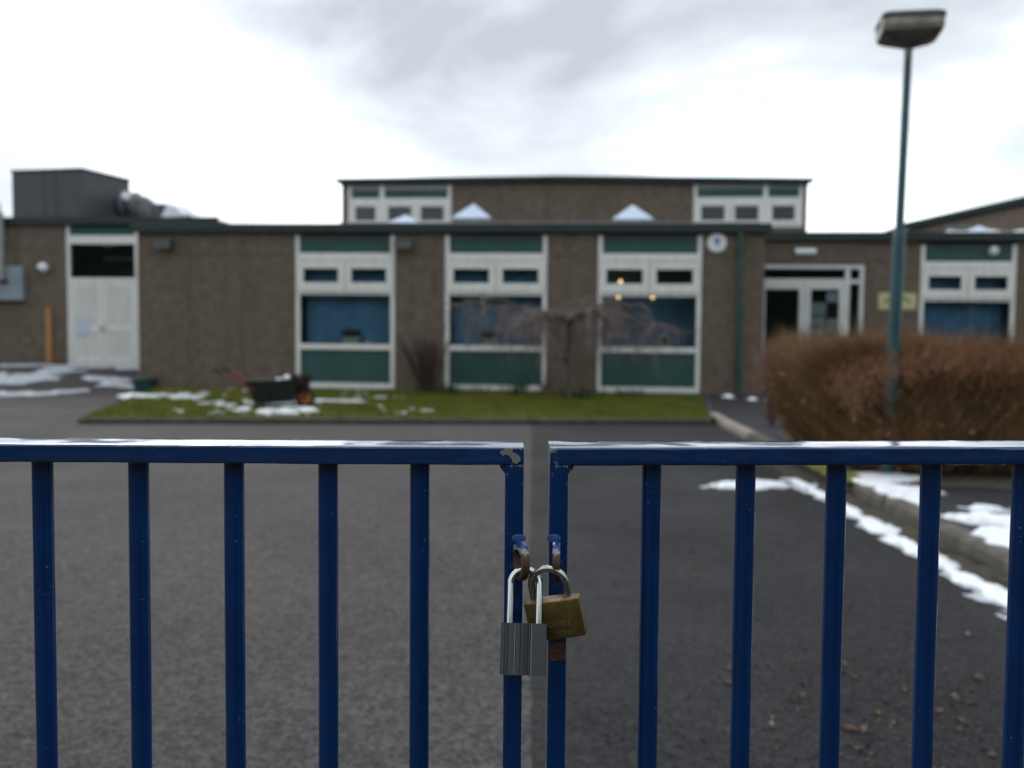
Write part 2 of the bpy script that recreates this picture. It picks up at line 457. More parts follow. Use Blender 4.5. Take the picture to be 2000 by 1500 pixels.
M['bulb'] = lit('warm_lit_bulb', (1.0, 0.60, 0.24), 3.5)

# ------------------------------------------------------------------ mesh helpers
class MB:
    def __init__(self):
        self.v = []; self.f = []
    def add(self, vs, fs):
        o = len(self.v)
        self.v.extend([tuple(p) for p in vs])
        self.f.extend([tuple(i + o for i in q) for q in fs])
        return self
    def box(self, x0, x1, y0, y1, z0, z1):
        return self.add([(x0, y0, z0), (x1, y0, z0), (x1, y1, z0), (x0, y1, z0), (x0, y0, z1), (x1, y0, z1), (x1, y1, z1), (x0, y1, z1)],
                        [(0, 3, 2, 1), (4, 5, 6, 7), (0, 1, 5, 4), (1, 2, 6, 5), (2, 3, 7, 6), (3, 0, 4, 7)])
    def prism(self, poly, a0, a1, axis='z', cap=True):
        n = len(poly)
        def P(p, a):
            if axis == 'z': return (p[0], p[1], a)
            if axis == 'y': return (p[0], a, p[1])
            return (a, p[0], p[1])
        vs = [P(p, a0) for p in poly] + [P(p, a1) for p in poly]
        fs = [(i, (i + 1) % n, n + (i + 1) % n, n + i) for i in range(n)]
        if cap:
            fs += [tuple(range(n - 1, -1, -1)), tuple(range(n, 2 * n))]
        return self.add(vs, fs)
    def tube(self, pts, r, seg=8, cap=True):
        pts = [Vector(p) for p in pts]
        n = len(pts)
        rs = r if isinstance(r, (list, tuple)) else [r] * n
        vs = []; up = None
        for i, p in enumerate(pts):
            t = (pts[min(i + 1, n - 1)] - pts[max(i - 1, 0)]).normalized()
            if up is None:
                up = t.cross(Vector((0, 0, 1)))
                if up.length < 1e-3: up = t.cross(Vector((0, 1, 0)))
            up = (up - t * up.dot(t))
            up.normalize()
            w = t.cross(up)
            for k in range(seg):
                a = 2 * math.pi * k / seg
                vs.append(p + (up * math.cos(a) + w * math.sin(a)) * rs[i])
        fs = []
        for i in range(n - 1):
            for k in range(seg):
                fs.append((i * seg + k, i * seg + (k + 1) % seg, (i + 1) * seg + (k + 1) % seg, (i + 1) * seg + k))
        if cap:
            fs += [tuple(range(seg - 1, -1, -1)), tuple(range((n - 1) * seg, n * seg))]
        return self.add(vs, fs)
    def lathe(self, prof, seg=24, axis='z', c=(0, 0, 0)):
        vs = []
        n = len(prof)
        for r, h in prof:
            for k in range(seg):
                a = 2 * math.pi * k / seg
                p = (r * math.cos(a), r * math.sin(a), h)
                if axis == 'y': p = (p[0], p[2], p[1])
                elif axis == 'x': p = (p[2], p[0], p[1])
                vs.append((p[0] + c[0], p[1] + c[1], p[2] + c[2]))
        fs = [(i * seg + k, i * seg + (k + 1) % seg, (i + 1) * seg + (k + 1) % seg, (i + 1) * seg + k)
              for i in range(n - 1) for k in range(seg)]
        fs += [tuple(range(seg - 1, -1, -1)), tuple(range((n - 1) * seg, n * seg))]
        return self.add(vs, fs)
    def torus(self, R, r, axis='y', c=(0, 0, 0), sR=28, sr=10, flat=1.0):
        vs = []
        for i in range(sR):
            a = 2 * math.pi * i / sR
            for j in range(sr):
                t = 2 * math.pi * j / sr
                q = (math.cos(a) * (R + r * math.cos(t)), math.sin(a) * (R + r * math.cos(t)), r * math.sin(t) * flat)
                if axis == 'y': q = (q[0], q[2], q[1])
                elif axis == 'x': q = (q[2], q[0], q[1])
                vs.append((q[0] + c[0], q[1] + c[1], q[2] + c[2]))
        fs = [(i * sr + j, ((i + 1) % sR) * sr + j, ((i + 1) % sR) * sr + (j + 1) % sr, i * sr + (j + 1) % sr)
              for i in range(sR) for j in range(sr)]
        return self.add(vs, fs)
    def build(self, name, mat, parent=None, smooth=False, bevel=0.0, bseg=2, angle=40):
        me = bpy.data.meshes.new(name)
        me.from_pydata(self.v, [], self.f)
        bm = bmesh.new(); bm.from_mesh(me)
        if bevel:
            es = [ed for ed in bm.edges if len(ed.link_faces) == 2 and ed.calc_face_angle(0) > rad(30)]
            bmesh.ops.bevel(bm, geom=es, offset=bevel, segments=bseg, affect='EDGES', profile=0.5)
        bmesh.ops.recalc_face_normals(bm, faces=bm.faces)
        bm.to_mesh(me); bm.free()
        return link(me, name, mat, parent, smooth, angle)

def link(me, name, mat, parent=None, smooth=False, angle=40):
    me.materials.append(M[mat] if isinstance(mat, str) else mat)
    if smooth:
        me.polygons.foreach_set('use_smooth', [True] * len(me.polygons))
        try:
            me.set_sharp_from_angle(angle=rad(angle))
        except Exception:
            pass
    o = bpy.data.objects.new(name, me)
    COL.objects.link(o)
    if parent: o.parent = parent
    return o

def raw(name, verts, faces, mat, parent=None, smooth=False):
    me = bpy.data.meshes.new(name)
    verts = np.asarray(verts, dtype=np.float32); faces = np.asarray(faces, dtype=np.int32)
    nv, nf, k = len(verts), len(faces), faces.shape[1]
    me.vertices.add(nv); me.vertices.foreach_set('co', verts.ravel())
    me.loops.add(nf * k); me.loops.foreach_set('vertex_index', faces.ravel())
    me.polygons.add(nf)
    me.polygons.foreach_set('loop_start', np.arange(0, nf * k, k, dtype=np.int32))
    me.update(calc_edges=True); me.validate()
    return link(me, name, mat, parent, smooth)

def box(name, mat, parent, x0, x1, y0, y1, z0, z1, bevel=0.0):
    return MB().box(x0, x1, y0, y1, z0, z1).build(name, mat, parent, bevel=bevel)

def tag(o, label=None, cat=None, group=None, kind=None):
    if label: o['label'] = label
    if cat: o['category'] = cat
    if group: o['group'] = group
    if kind: o['kind'] = kind
    return o

def thing(name, label, cat, loc=(0, 0, 0), rotz=0.0, group=None, rot=None):
    o = bpy.data.objects.new(name, None)
    o.empty_display_size = 0.1
    COL.objects.link(o)
    o.location = loc
    o.rotation_euler = rot if rot else (0, 0, rotz)
    return tag(o, label, cat, group)

def struct(o):
    o['kind'] = 'structure'
    return o

# value noise for geometry
_rng = np.random.RandomState(11)
_tab = _rng.rand(256, 256)
def vnoise(x, y):
    x = np.asarray(x, float); y = np.asarray(y, float)
    xi = np.floor(x).astype(int); yi = np.floor(y).astype(int)
    fx = x - xi; fy = y - yi
    fx = fx * fx * (3 - 2 * fx); fy = fy * fy * (3 - 2 * fy)
    g = lambda a, b: _tab[a % 256, b % 256]
    return (g(xi, yi) * (1 - fx) + g(xi + 1, yi) * fx) * (1 - fy) + (g(xi, yi + 1) * (1 - fx) + g(xi + 1, yi + 1) * fx) * fy
def fnoise(x, y, o=4):
    s = 0; a = 1; t = 0
    for k in range(o):
        s = s + a * vnoise(np.asarray(x) * 2 ** k + 17.3 * k, np.asarray(y) * 2 ** k + 5.1 * k); t += a; a *= 0.55
    return s / t

PSI = rad(-5)
F0 = Vector((-0.331, 18.98, 0))
EU = Vector((math.cos(PSI), math.sin(PSI), 0))
EN = Vector((-math.sin(PSI), math.cos(PSI), 0))
def fac(u, d, z=0.0):
    """a point on the school's own axes: along the front, back from it, up"""
    p = F0 + EU * u + EN * d
    return (p.x, p.y, z)

# ================================================================== GROUND
def sstep(a, b, x):
    t = np.clip((np.asarray(x, float) - a) / (b - a), 0, 1)
    return t * t * (3 - 2 * t)
def ground_h(x, y):
    return 0.335 * sstep(18.2, 23.0, y) * sstep(-7.2, -8.6, x) + 0.012 * (fnoise(np.asarray(x) * 0.35, np.asarray(y) * 0.35, 3) - 0.5)

def kx(y):                       # drive-side face of the kerb
    return 2.655 + 0.02 * y
def sheet(name, mat, xa, xb, ys, nx, zf):
    """a sheet between two long edges xa(y), xb(y)"""
    vs = []; fs = []
    ny = len(ys)
    for y in ys:
        for i in range(nx + 1):
            x = xa(y) + (xb(y) - xa(y)) * i / nx
            vs.append((x, y, float(zf(x, y))))
    for j in range(ny - 1):
        for i in range(nx):
            a = j * (nx + 1) + i
            fs.append((a, a + 1, a + nx + 2, a + nx + 1))
    o = raw(name, vs, fs, mat, None, True)
    return struct(o)

g = MB().add([(-600, -300, -0.06), (600, -300, -0.06), (600, 900, -0.06), (-600, 900, -0.06)], [(0, 1, 2, 3)]).build('ground', 'field')
struct(g)
jx = lambda y: 0.005 + 0.02 * y + 0.05 * float(fnoise(y * 1.7, 4.4, 3) - .5)
ys = list(np.arange(-8, 26.01, 0.25))
sheet('driveway', 'asphalt', lambda y: -24.0, jx, ys, 48, ground_h)
ys2 = list(np.arange(-8, 18.51, 0.25))
sheet('driveway_lane', 'asphalt_dark', jx, lambda y: kx(y) + 0.02, ys2, 6, ground_h)
sheet('pavement', 'path', lambda y: kx(y) + 0.13, lambda y: 16.0, list(np.arange(-8, 21.01, 0.5)), 20,
      lambda x, y: 0.088 + 0.006 * (fnoise(x * .6, y * .6, 2) - .5))

# kerb beside the drive, stone by stone
random.seed(4)
kerb = bpy.data.objects.new('kerb', None); COL.objects.link(kerb); struct(kerb)
y = -1.0
while y < 14.1:
    L = 0.915
    h = 0.098 + random.uniform(-.006, .006)
    dx = random.uniform(-.008, .008)
    mb = MB()
    y1 = y + L - 0.012
    c = 0.028
    pr = lambda yy: [(kx(yy) + dx, -0.05), (kx(yy) + dx + 0.004, h - c), (kx(yy) + dx + c, h), (kx(yy) + dx + 0.128, h), (kx(yy) + dx + 0.128, -0.05)]
    a, b = pr(y), pr(y1)
    vs = [(p[0], y, p[1]) for p in a] + [(p[0], y1, p[1]) for p in b]
    mb.add(vs, [(i, (i + 1) % 5, 5 + (i + 1) % 5, 5 + i) for i in range(5)] + [(4, 3, 2, 1, 0), (5, 6, 7, 8, 9)])
    mb.build('kerb_stone', 'kerb_pale' if y > 11.0 else 'kerb', kerb, bevel=0.006)
    y += L

# lawn in front of the classrooms
LA = (-5.86, 13.12); LB = (2.84, 13.78)
LF = (3.70, 18.55); LK = (-7.15, 19.40)
lawn_poly = [LA, LB, (3.10, 15.5), LF, LK]
lawn = MB().prism([(x, y) for x, y in lawn_poly], -0.05, 0.075).build('lawn', 'lawn'); struct(lawn)
edge = bpy.data.objects.new('lawn_kerb', None); COL.objects.link(edge); struct(edge)
def kerb_run(p, q, parent, mat, h, w=0.11, L=0.9):
    p = Vector((*p, 0)); q = Vector((*q, 0)); d = (q - p); n = max(1, round(d.length / L)); t = d / n
    s = Vector((t.y, -t.x, 0)).normalized() * w
    for i in range(n):
        a = p + t * (i + .006); b = p + t * (i + .994)
        hh = h + random.uniform(-.006, .006)
        poly = [(a.x, a.y), (b.x, b.y), (b.x + s.x, b.y + s.y), (a.x + s.x, a.y + s.y)]
        MB().prism(poly, -0.05, hh).build('kerb_stone', mat, parent, bevel=0.008)
kerb_run(LA, LB, edge, 'kerb_dark', 0.068)
kerb_run(LK, LA, edge, 'kerb_dark', 0.05, 0.06)
kerb_run(LB, LF, edge, 'kerb_dark', 0.092, 0.05)

def in_poly(poly, x, y):
    x = np.asarray(x); y = np.asarray(y); r = np.zeros(x.shape, bool)
    n = len(poly)
    for i in range(n):
        x0, y0 = poly[i]; x1, y1 = poly[(i + 1) % n]
        c = ((y0 > y) != (y1 > y)) & (x < (x1 - x0) * (y - y0) / (y1 - y0 + 1e-12) + x0)
        r ^= c
    return r
rng = np.random.RandomState(3)
N = 90000
gx = rng.uniform(-7.2, 3.75, N); gy = rng.uniform(13.1, 19.5, N)
k = in_poly(lawn_poly, gx, gy)
gx, gy = gx[k], gy[k]
gh = rng.uniform(.025, .06, len(gx)) * (0.6 + 0.9 * fnoise(gx * 1.3, gy * 1.3))
ga = rng.uniform(0, 6.28, len(gx)); gw = rng.uniform(.004, .008, len(gx))
lx = rng.normal(0, .018, len(gx)); ly = rng.normal(0, .018, len(gx))
V = np.stack([np.stack([gx - gw * np.cos(ga), gy - gw * np.sin(ga), np.full_like(gx, .07)], 1),
              np.stack([gx + gw * np.cos(ga), gy + gw * np.sin(ga), np.full_like(gx, .07)], 1),
              np.stack([gx + lx, gy + ly, .07 + gh], 1)], 1).reshape(-1, 3)
o = raw('grass', V, np.arange(len(V)).reshape(-1, 3), 'grass')
tag(o, 'short rough green grass in front of the classrooms', 'grass', kind='stuff')

# planting bed under the hedge
bed_poly = [(2.95, 8.1), (3.3, 7.75), (4.3, 7.55), (5.6, 7.7), (5.9, 9.0), (5.8, 11.4), (3.2, 11.6), (2.98, 10.5)]
bed = MB().prism(bed_poly, 0.05, 0.105).build('planting_bed', 'soil'); struct(bed)

# ------------------------------------------------------------------ snow
def snow(name, label, x0, x1, y0, y1, field, step, zbase, thick, mat='snow'):
    """thin drift: kept where field(x, y) > 0, thinning towards its edge"""
    nx = int((x1 - x0) / step); ny = int((y1 - y0) / step)
    X, Y = np.meshgrid(np.linspace(x0, x1, nx + 1), np.linspace(y0, y1, ny + 1))
    Fv = field(X, Y)
    Z = zbase(X, Y) + np.clip(Fv * 0.5, -0.02, thick) * (0.8 + 0.5 * fnoise(X * 6, Y * 6, 3))
    cell = np.maximum.reduce([Fv[:-1, :-1], Fv[1:, :-1], Fv[:-1, 1:], Fv[1:, 1:]]) > 0
    idx = np.arange((nx + 1) * (ny + 1)).reshape(ny + 1, nx + 1)
    q = np.stack([idx[:-1, :-1], idx[:-1, 1:], idx[1:, 1:], idx[1:, :-1]], -1)[cell]
    used, inv = np.unique(q, return_inverse=True)
    P = np.stack([X.ravel(), Y.ravel(), Z.ravel()], 1)[used]
    o = raw(name, P, inv.reshape(-1, 4), mat, None, True)
    return tag(o, label, 'snow', kind='stuff')

def blob(X, Y, cx, cy, rx, ry, rot=0.0):
    c, s = math.cos(rot), math.sin(rot)
    dx = (X - cx) * c + (Y - cy) * s; dy = -(X - cx) * s + (Y - cy) * c
    return (1 - np.sqrt((dx / rx) ** 2 + (dy / ry) ** 2)) * min(rx, ry)

def f_kerbside(X, Y):
    off = kx(Y) - X
    w = 0.135 + 0.15 * (fnoise(X * 0 + 3, Y * 1.1, 3) - .5)
    c = 0.27 + 0.05 * (fnoise(X * 0 + 9, Y * .9, 2) - .5)
    fld = w * 0.62 - np.abs(off - c)
    fld += 0.26 * (fnoise(X * 9, Y * 6, 5) - .54)
    fld = np.minimum(fld, (8.7 - Y) * .3)
    lobe = blob(X, Y, 2.1, 8.35, .36, .2) + 0.28 * (fnoise(X * 6, Y * 5, 4) - .55)
    return np.maximum(fld, lobe)
snow('snow_strip', 'long white strip of old snow along the drive kerb', 1.6, 2.85, 2.6, 8.9, f_kerbside, 0.022, lambda X, Y: ground_h(X, Y) + .002, 0.02)
snow('slush_margin', 'grey slush at the edge of the kerb side snow', 1.6, 2.85, 2.6, 8.9, lambda X, Y: f_kerbside(X, Y) + .022 + .03 * (fnoise(X * 14, Y * 14, 2) - .5), 0.022, lambda X, Y: ground_h(X, Y) + .001, 0.006, 'slush')
def f_pave(X, Y):
    a = np.maximum.reduce([blob(X, Y, 2.99, 7.85, .17, .75, .02), blob(X, Y, 3.16, 8.15, .40, .30, .3), blob(X, Y, 3.12, 7.55, .34, .17),
                           blob(X, Y, 3.30, 6.35, .36, .22, -.4), blob(X, Y, 3.14, 5.85, .30, .34, .1), blob(X, Y, 3.42, 6.75, .24, .10, -.6),
                           blob(X, Y, 3.3, 5.1, .35, .30)])
    return a + 0.32 * (fnoise(X * 8, Y * 6, 5) - .53)
snow('snow_patch', 'ragged white snow patches on the pavement before the hedge', 2.83, 4.0, 4.4, 8.8, f_pave, 0.022, lambda X, Y: 0 * X + .088, 0.03)
snow('slush_margin', 'grey slush at the edge of the pavement snow', 2.83, 4.0, 4.4, 8.8, lambda X, Y: f_pave(X, Y) + .025 + .03 * (fnoise(X * 14, Y * 14, 2) - .5), 0.022, lambda X, Y: 0 * X + .0885, 0.006, 'slush')
def f_lawn(X, Y):
    t = (X + 6.6) / 5.2
    a = np.maximum.reduce([blob(X, Y, -5.2, 14.0, .55, .35), blob(X, Y, -6.1, 17.2, 1.0, .7, -.5), blob(X, Y, -4.7, 18.8, 2.2, .26, -.09),
                           blob(X, Y, -4.1, 15.7, .9, .8), blob(X, Y, -3.5, 14.3, .8, .7), blob(X, Y, -3.2, 16.3, 1.2, .35), blob(X, Y, -2.35, 17.2, .5, .4),
                           blob(X, Y, -1.6, 14.5, .5, .4), blob(X, Y, -2.0, 15.3, .5, .3), blob(X, Y, -.6, 14.2, .5, .2)])
    return np.minimum(a * .5, .12) + 0.8 * (fnoise(X * 5.2, Y * 4.6, 5) - .68) - .10 * sstep(-3.0, -1.5, X)
snow('snow_scatter', 'thin broken snow lying in the grass by the wheelbarrow', -7.0, 0.4, 13.3, 19.2, f_lawn, 0.035, lambda X, Y: 0 * X + .079, 0.028)
def f_ramp(X, Y):
    a = np.maximum.reduce([blob(X, Y, -11.2, 20.6, 1.7, .75, .25), blob(X, Y, -9.2, 18.5, 1.1, .36, .75), blob(X, Y, -10.2, 23.2, 2.6, .45),
                           blob(X, Y, -8.8, 20.6, .40, .25), blob(X, Y, -8.4, 22.6, .8, .5), blob(X, Y, -10.3, 21.9, .7, .4), blob(X, Y, -8.2, 20.0, .5, .25), blob(X, Y, -10.4, 18.2, .8, .3, .4)])
    return np.minimum(a * .8, .2) + 0.85 * (fnoise(X * 2.2, Y * 2.2, 5) - .57)
snow('snow_drift', 'thawing snow patches on the tarmac by the louvred doors', -17, -7.6, 17.6, 23.9, f_ramp, 0.05, lambda X, Y: ground_h(X, Y) + .003, 0.03, 'slush')
def f_clods(X, Y):
    a = np.maximum.reduce([blob(X, Y, 4.05, 18.05, .12, .14), blob(X, Y, 4.35, 17.5, .1, .12), blob(X, Y, 4.62, 17.3, .08, .08)])
    return a + .05 * (fnoise(X * 9, Y * 9) - .5)
snow('snow_clods', 'small lumps of snow on the path below the downpipe', 3.8, 4.9, 17.0, 18.4, f_clods, 0.025, lambda X, Y: 0 * X + .09, .09)

def f_gutter(X, Y):
    off = kx(Y) - X
    return np.minimum(.16 - np.abs(off - .12), .03) + .16 * (fnoise(X * 6, Y * 2.5, 4) - .5)
o = snow('gutter_litter', 'dark mossy dirt in the gutter along the drive kerb', 2.2, 2.9, 2.6, 11.0, f_gutter, .03, lambda X, Y: ground_h(X, Y) + .001, .008, 'gutter')
o['category'] = 'dirt'
# moss creeping over the kerb near the hedge
def f_moss(X, Y):
    return np.minimum(.13 - np.abs(X - kx(Y) - .05), (Y - 7.9) * .2) + .10 * (fnoise(X * 8, Y * 5, 4) - .55)
o = snow('moss', 'yellow green moss growing over the kerb beside the hedge', 2.6, 3.1, 7.9, 10.2, f_moss, .02, lambda X, Y: 0 * X + .10, .03, 'moss')
o['category'] = 'moss'

# ================================================================== BUILDINGS
def bldg(name, label):
    return thing(name, label, 'building', tuple(F0), PSI)

def wall_panels(parent, u0, u1, d, z0, zs, z1, n, thick=0.14):
    """storey-high precast panels with a band panel above, open joints between"""
    w = (u1 - u0) / n
    for i in range(n):
        a, b = u0 + i * w + .003, u0 + (i + 1) * w - .003
        jit = random.uniform(-.004, .004)
        box('wall_panel', 'pebble', parent, a, b, d + jit, d + thick, z0, zs - .004, .005)
        box('wall_panel', 'pebble', parent, a, b, d + jit + .006, d + thick, zs + .004, z1, .005)
    box('wall_core', 'joint', parent, u0 - .0, u1 + .0, d + thick * .35, d + thick + .12, z0, z1 - .02)

def window_unit(parent, u0, u1, d, zb=0.115, has_low=True):
    """tall classroom window: green head panel, two casements, big pane, green apron"""
    j = 0.088
    f = MB()
    y0, y1 = d + .02, d + .12
    f.box(u0, u0 + j, y0, y1, zb, 3.15); f.box(u1 - j, u1, y0, y1, zb, 3.15)
    f.box(u0 + j, u1 - j, y0 + .004, y1, 2.63, 2.80)       # upper transom
    f.box(u0 + j, u1 - j, y0 - .012, y0 + .03, 2.665, 2.70)  # drip
    f.box(u0 + j, u1 - j, y0 + .004, y1, 1.975, 2.03)      # transom over big pane
    f.box(u0 + j, u1 - j, y0 + .004, y1, 0.885, 0.995)     # sill rail
    f.box(u0 + j, u1 - j, y0 - .004, y1, zb, 0.215)        # bottom rail
    w = f.build('window', 'frame', parent, bevel=.004, bseg=1)
    box('head_shade_board', 'head_shade', w, u0 + j, u1 - j, y0 + .03, y1 - .01, 3.085, 3.15)  # recess shade above the green panel, put in as a dark board
    box('infill_panel', 'green', w, u0 + j, u1 - j, y0 + .05, y1 - .02, 2.80, 3.085)
    box('infill_panel', 'green', w, u0 + j, u1 - j, y0 + .05, y1 - .02, 0.215, 0.885)
    mid = (u0 + u1) / 2
    for a, b in ((u0 + .045, mid - .008), (mid + .008, u1 - .045)):
        c = MB(); t = .125
        yy0, yy1 = y0 - .022, y0 + .05
        c.box(a, a + t, yy0, yy1, 2.035, 2.625); c.box(b - t, b, yy0, yy1, 2.035, 2.625)
        c.box(a + t, b - t, yy0, yy1, 2.49, 2.625); c.box(a + t, b - t, yy0, yy1, 2.035, 2.215)
        c.build('casement', 'frame', w, bevel=.006, bseg=1)
        box('glass_pane', 'glass', w, a + t, b - t, y0 + .02, y0 + .026, 2.215, 2.49)
    box('mullion', 'frame', w, mid - .03, mid + .03, y0 + .03, y1, 2.03, 2.63)
    box('glass_pane', 'glass', w, u0 + j, u1 - j, y0 + .05, y0 + .056, 0.995, 1.975)
    return w

def roof_and_fascia(parent, u0, u1, d0, d1, z0, z1, over=.10, back=True):
    box('roof', 'roof', parent, u0, u1, d0 + .02, d1, z0 + .05, z1 - .05)
    box('fascia', 'fascia', parent, u0 - over, u1 + over, d0 - over, d0 - over + .035, z0, z1, .006)
    box('soffit', 'fascia', parent, u0 - over, u1 + over, d0 - over + .036, d0 + .12, z0 + .02, z0 + .05)

# --- classroom block -------------------------------------------------
cb = bldg('classroom_block', 'low brown pebbledash classroom block with three tall green panelled windows')
random.seed(21)
ZS = 2.755
wall_panels(cb, -7.27, -4.03, 0, 0.03, ZS, 3.21, 3)
wall_panels(cb, -2.0, -1.02, 0, 0.03, ZS, 3.21, 1)
wall_panels(cb, 1.01, 1.97, 0, 0.03, ZS, 3.21, 1)
wall_panels(cb, 3.98, 5.15, 0, 0.03, ZS, 3.21, 1)
for u0, u1 in ((-4.02, -2.01), (-1.01, 1.0), (1.98, 3.97)):
    window_unit(cb, u0, u1, 0)
    box('sill_plinth', 'concrete', cb, u0, u1, .03, .2, -.1, .112)
box('plinth', 'concrete', cb, -7.25, -4.03, .022, .16, -.1, .03)
for a, b in ((-2.0, -1.02), (1.01, 1.97), (3.98, 5.13)):
    box('plinth', 'concrete', cb, a, b, .022, .16, -.1, .03)
box('end_wall', 'pebble', cb, -7.27, -7.13, .145, 4.05, -.1, 3.2)
box('end_wall', 'pebble', cb, 5.01, 5.15, .145, 1.98, -.1, 3.2)
roof_and_fascia(cb, -7.27, 5.15, 0, 9.2, 3.19, 3.365)
box('roof_edge_flashing', 'flash', cb, -3.2, 5.1, .35, .50, 3.30, 3.435, .01)
# rooms behind
box('interior_floor', 'intfloor', cb, -7.1, 5.0, .3, 3.2, .02, .06)
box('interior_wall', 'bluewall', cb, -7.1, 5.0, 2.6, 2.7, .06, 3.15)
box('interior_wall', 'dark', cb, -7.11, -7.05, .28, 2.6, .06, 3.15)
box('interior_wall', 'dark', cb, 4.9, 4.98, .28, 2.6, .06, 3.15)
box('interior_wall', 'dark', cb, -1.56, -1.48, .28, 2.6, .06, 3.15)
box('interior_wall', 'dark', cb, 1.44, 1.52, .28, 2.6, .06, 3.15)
box('added_blue_panel', 'blind', cb, 1.55, 4.85, 1.15, 1.2, .06, 3.1)  # added blue panel close behind the glass, keeps this window from going black
box('window_board', 'frame', cb, -4.0, -2.03, .125, .36, .955, .985)
box('window_board', 'frame', cb, -1.0, .99, .125, .36, .955, .985)
box('window_board', 'frame', cb, 2.0, 3.96, .125, .36, .955, .985)
dp = MB().tube([(4.68, -.075, 3.19), (4.685, -.075, 1.6), (4.69, -.075, .0)], .05, 12).build('downpipe', 'pipe_green', cb, True)
for z in (.5, 1.7, 2.85):
    MB().box(4.615, 4.755, -.135, .0, z, z + .05).build('pipe_clip', 'pipe_green', cb)
# vertical blinds inside windows (one set per window)
def blinds(u0, u1, d, z0, z1, label, step=.098, skip=None):
    t = thing('vertical_blind', label, 'blind', fac(u0, d, z1), PSI, 'blue vertical blinds in the classroom windows')
    w = u1 - u0
    box('head_rail', 'frame', t, 0, w, -.02, .02, -.03, 0)
    n = int(w / step)
    for i in range(n):
        x = (i + .5) * w / n
        if skip and skip(i / n): continue
        a = rad(14) * (1 + .3 * math.sin(i * 2.3))
        c, s = math.cos(a) * step * .53, math.sin(a) * step * .53
        m = MB().prism([(x - c, -s), (x + c, s), (x + c, s + .002), (x - c, -s + .002)], -(z1 - z0), -.03)
        m.build('slat', 'blind', t)
    return t
blinds(-3.9, -2.12, .42, 1.0, 2.62, 'blue vertical blind behind the window above the wheelbarrow')
blinds(-.9, .9, .42, 1.0, 2.62, 'blue vertical blind behind the middle tall window')

blinds(8.8, 10.46, 2.40, 1.0, 2.62, 'blue vertical blind in the window right of the lamp post')
# --- service wing ----------------------------------------------------
sw = bldg('service_wing', 'brown pebbledash service wing with pale double louvred doors')
D = 4.085
wall_panels(sw, -17.5, -11.12, D, .25, 3.20, 3.80, 5)
wall_panels(sw, -9.26, -7.28, D, .25, 3.20, 3.80, 2)
roof_and_fascia(sw, -17.5, -7.28, D, D + 9, 3.78, 3.965)
fr = MB()
u0, u1 = -11.11, -9.27
fr.box(u0, u0 + .085, D + .02, D + .13, .30, 3.77); fr.box(u1 - .085, u1, D + .02, D + .13, .30, 3.77)
fr.box(u0 + .085, u1 - .085, D + .022, D + .13, 3.32, 3.53)
fr.box(u0 + .085, u1 - .085, D + .022, D + .13, 2.395, 2.49)
win = fr.build('window', 'frame', sw, bevel=.004, bseg=1)
box('infill_panel', 'green', win, u0 + .085, u1 - .085, D + .07, D + .11, 3.53, 3.77)
box('glass_pane', 'glass', win, u0 + .085, u1 - .085, D + .07, D + .076, 2.49, 3.32)
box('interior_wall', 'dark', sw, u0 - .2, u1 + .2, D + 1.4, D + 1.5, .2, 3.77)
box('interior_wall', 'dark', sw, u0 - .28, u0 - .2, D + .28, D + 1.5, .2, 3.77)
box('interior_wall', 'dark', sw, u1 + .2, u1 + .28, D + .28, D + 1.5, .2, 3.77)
box('interior_strip_light', 'kerb_grey', sw, u0 + .5, u1 - .1, D + .9, D + 1.0, 2.98, 3.05)
um = (u0 + u1) / 2
for k_, (a, b) in enumerate(((u0 + .09, um - .006), (um + .006, u1 - .09))):
    m = MB(); t = .11; y0, y1 = D + .03, D + .09
    m.box(a, a + t, y0, y1, .34, 2.385); m.box(b - t, b, y0, y1, .34, 2.385)
    m.box(a + t, b - t, y0, y1, 2.26, 2.385); m.box(a + t, b - t, y0, y1, .34, .50)
    m.box(a + t, b - t, y0, y1, 1.16, 1.30)
    dr = m.build('louvred_door', 'louvre', sw, bevel=.004, bseg=1)
    for z0_, z1_ in ((.50, 1.16), (1.30, 2.26)):
        lv = MB(); nz = int((z1_ - z0_) / .055)
        for i in range(nz):
            z = z0_ + (i + .5) * (z1_ - z0_) / nz
            lv.add([(a + t, y0 + .004, z - .030), (b - t, y0 + .004, z - .030), (b - t, y0 + .036, z + .027), (a + t, y0 + .036, z + .027),
                    (a + t, y0 + .010, z - .030), (b - t, y0 + .010, z - .030), (b - t, y0 + .042, z + .027), (a + t, y0 + .042, z + .027)],
                   [(0, 1, 2, 3), (7, 6, 5, 4), (0, 4, 5, 1), (1, 5, 6, 2), (2, 6, 7, 3), (3, 7, 4, 0)])
        o = lv.build('louvre_slats', 'louvre', dr); o['kind'] = 'stuff'
    hx = b - .05 if k_ == 0 else a + .05
    MB().tube([(hx, y0 - .05, 1.18), (hx, y0 - .05, 1.32)], .012, 8).box(hx - .012, hx + .012, y0 - .05, y0, 1.17, 1.19).build('door_handle', 'oldsteel', dr)
    if k_ == 0:
        box('door_notice', 'paper2', dr, a + .15, a + .50, y0 - .004, y0 - .001, 1.08, 1.48)
box('door_step', 'concrete', sw, u0, u1, D - .12, D + .12, .15, .335)

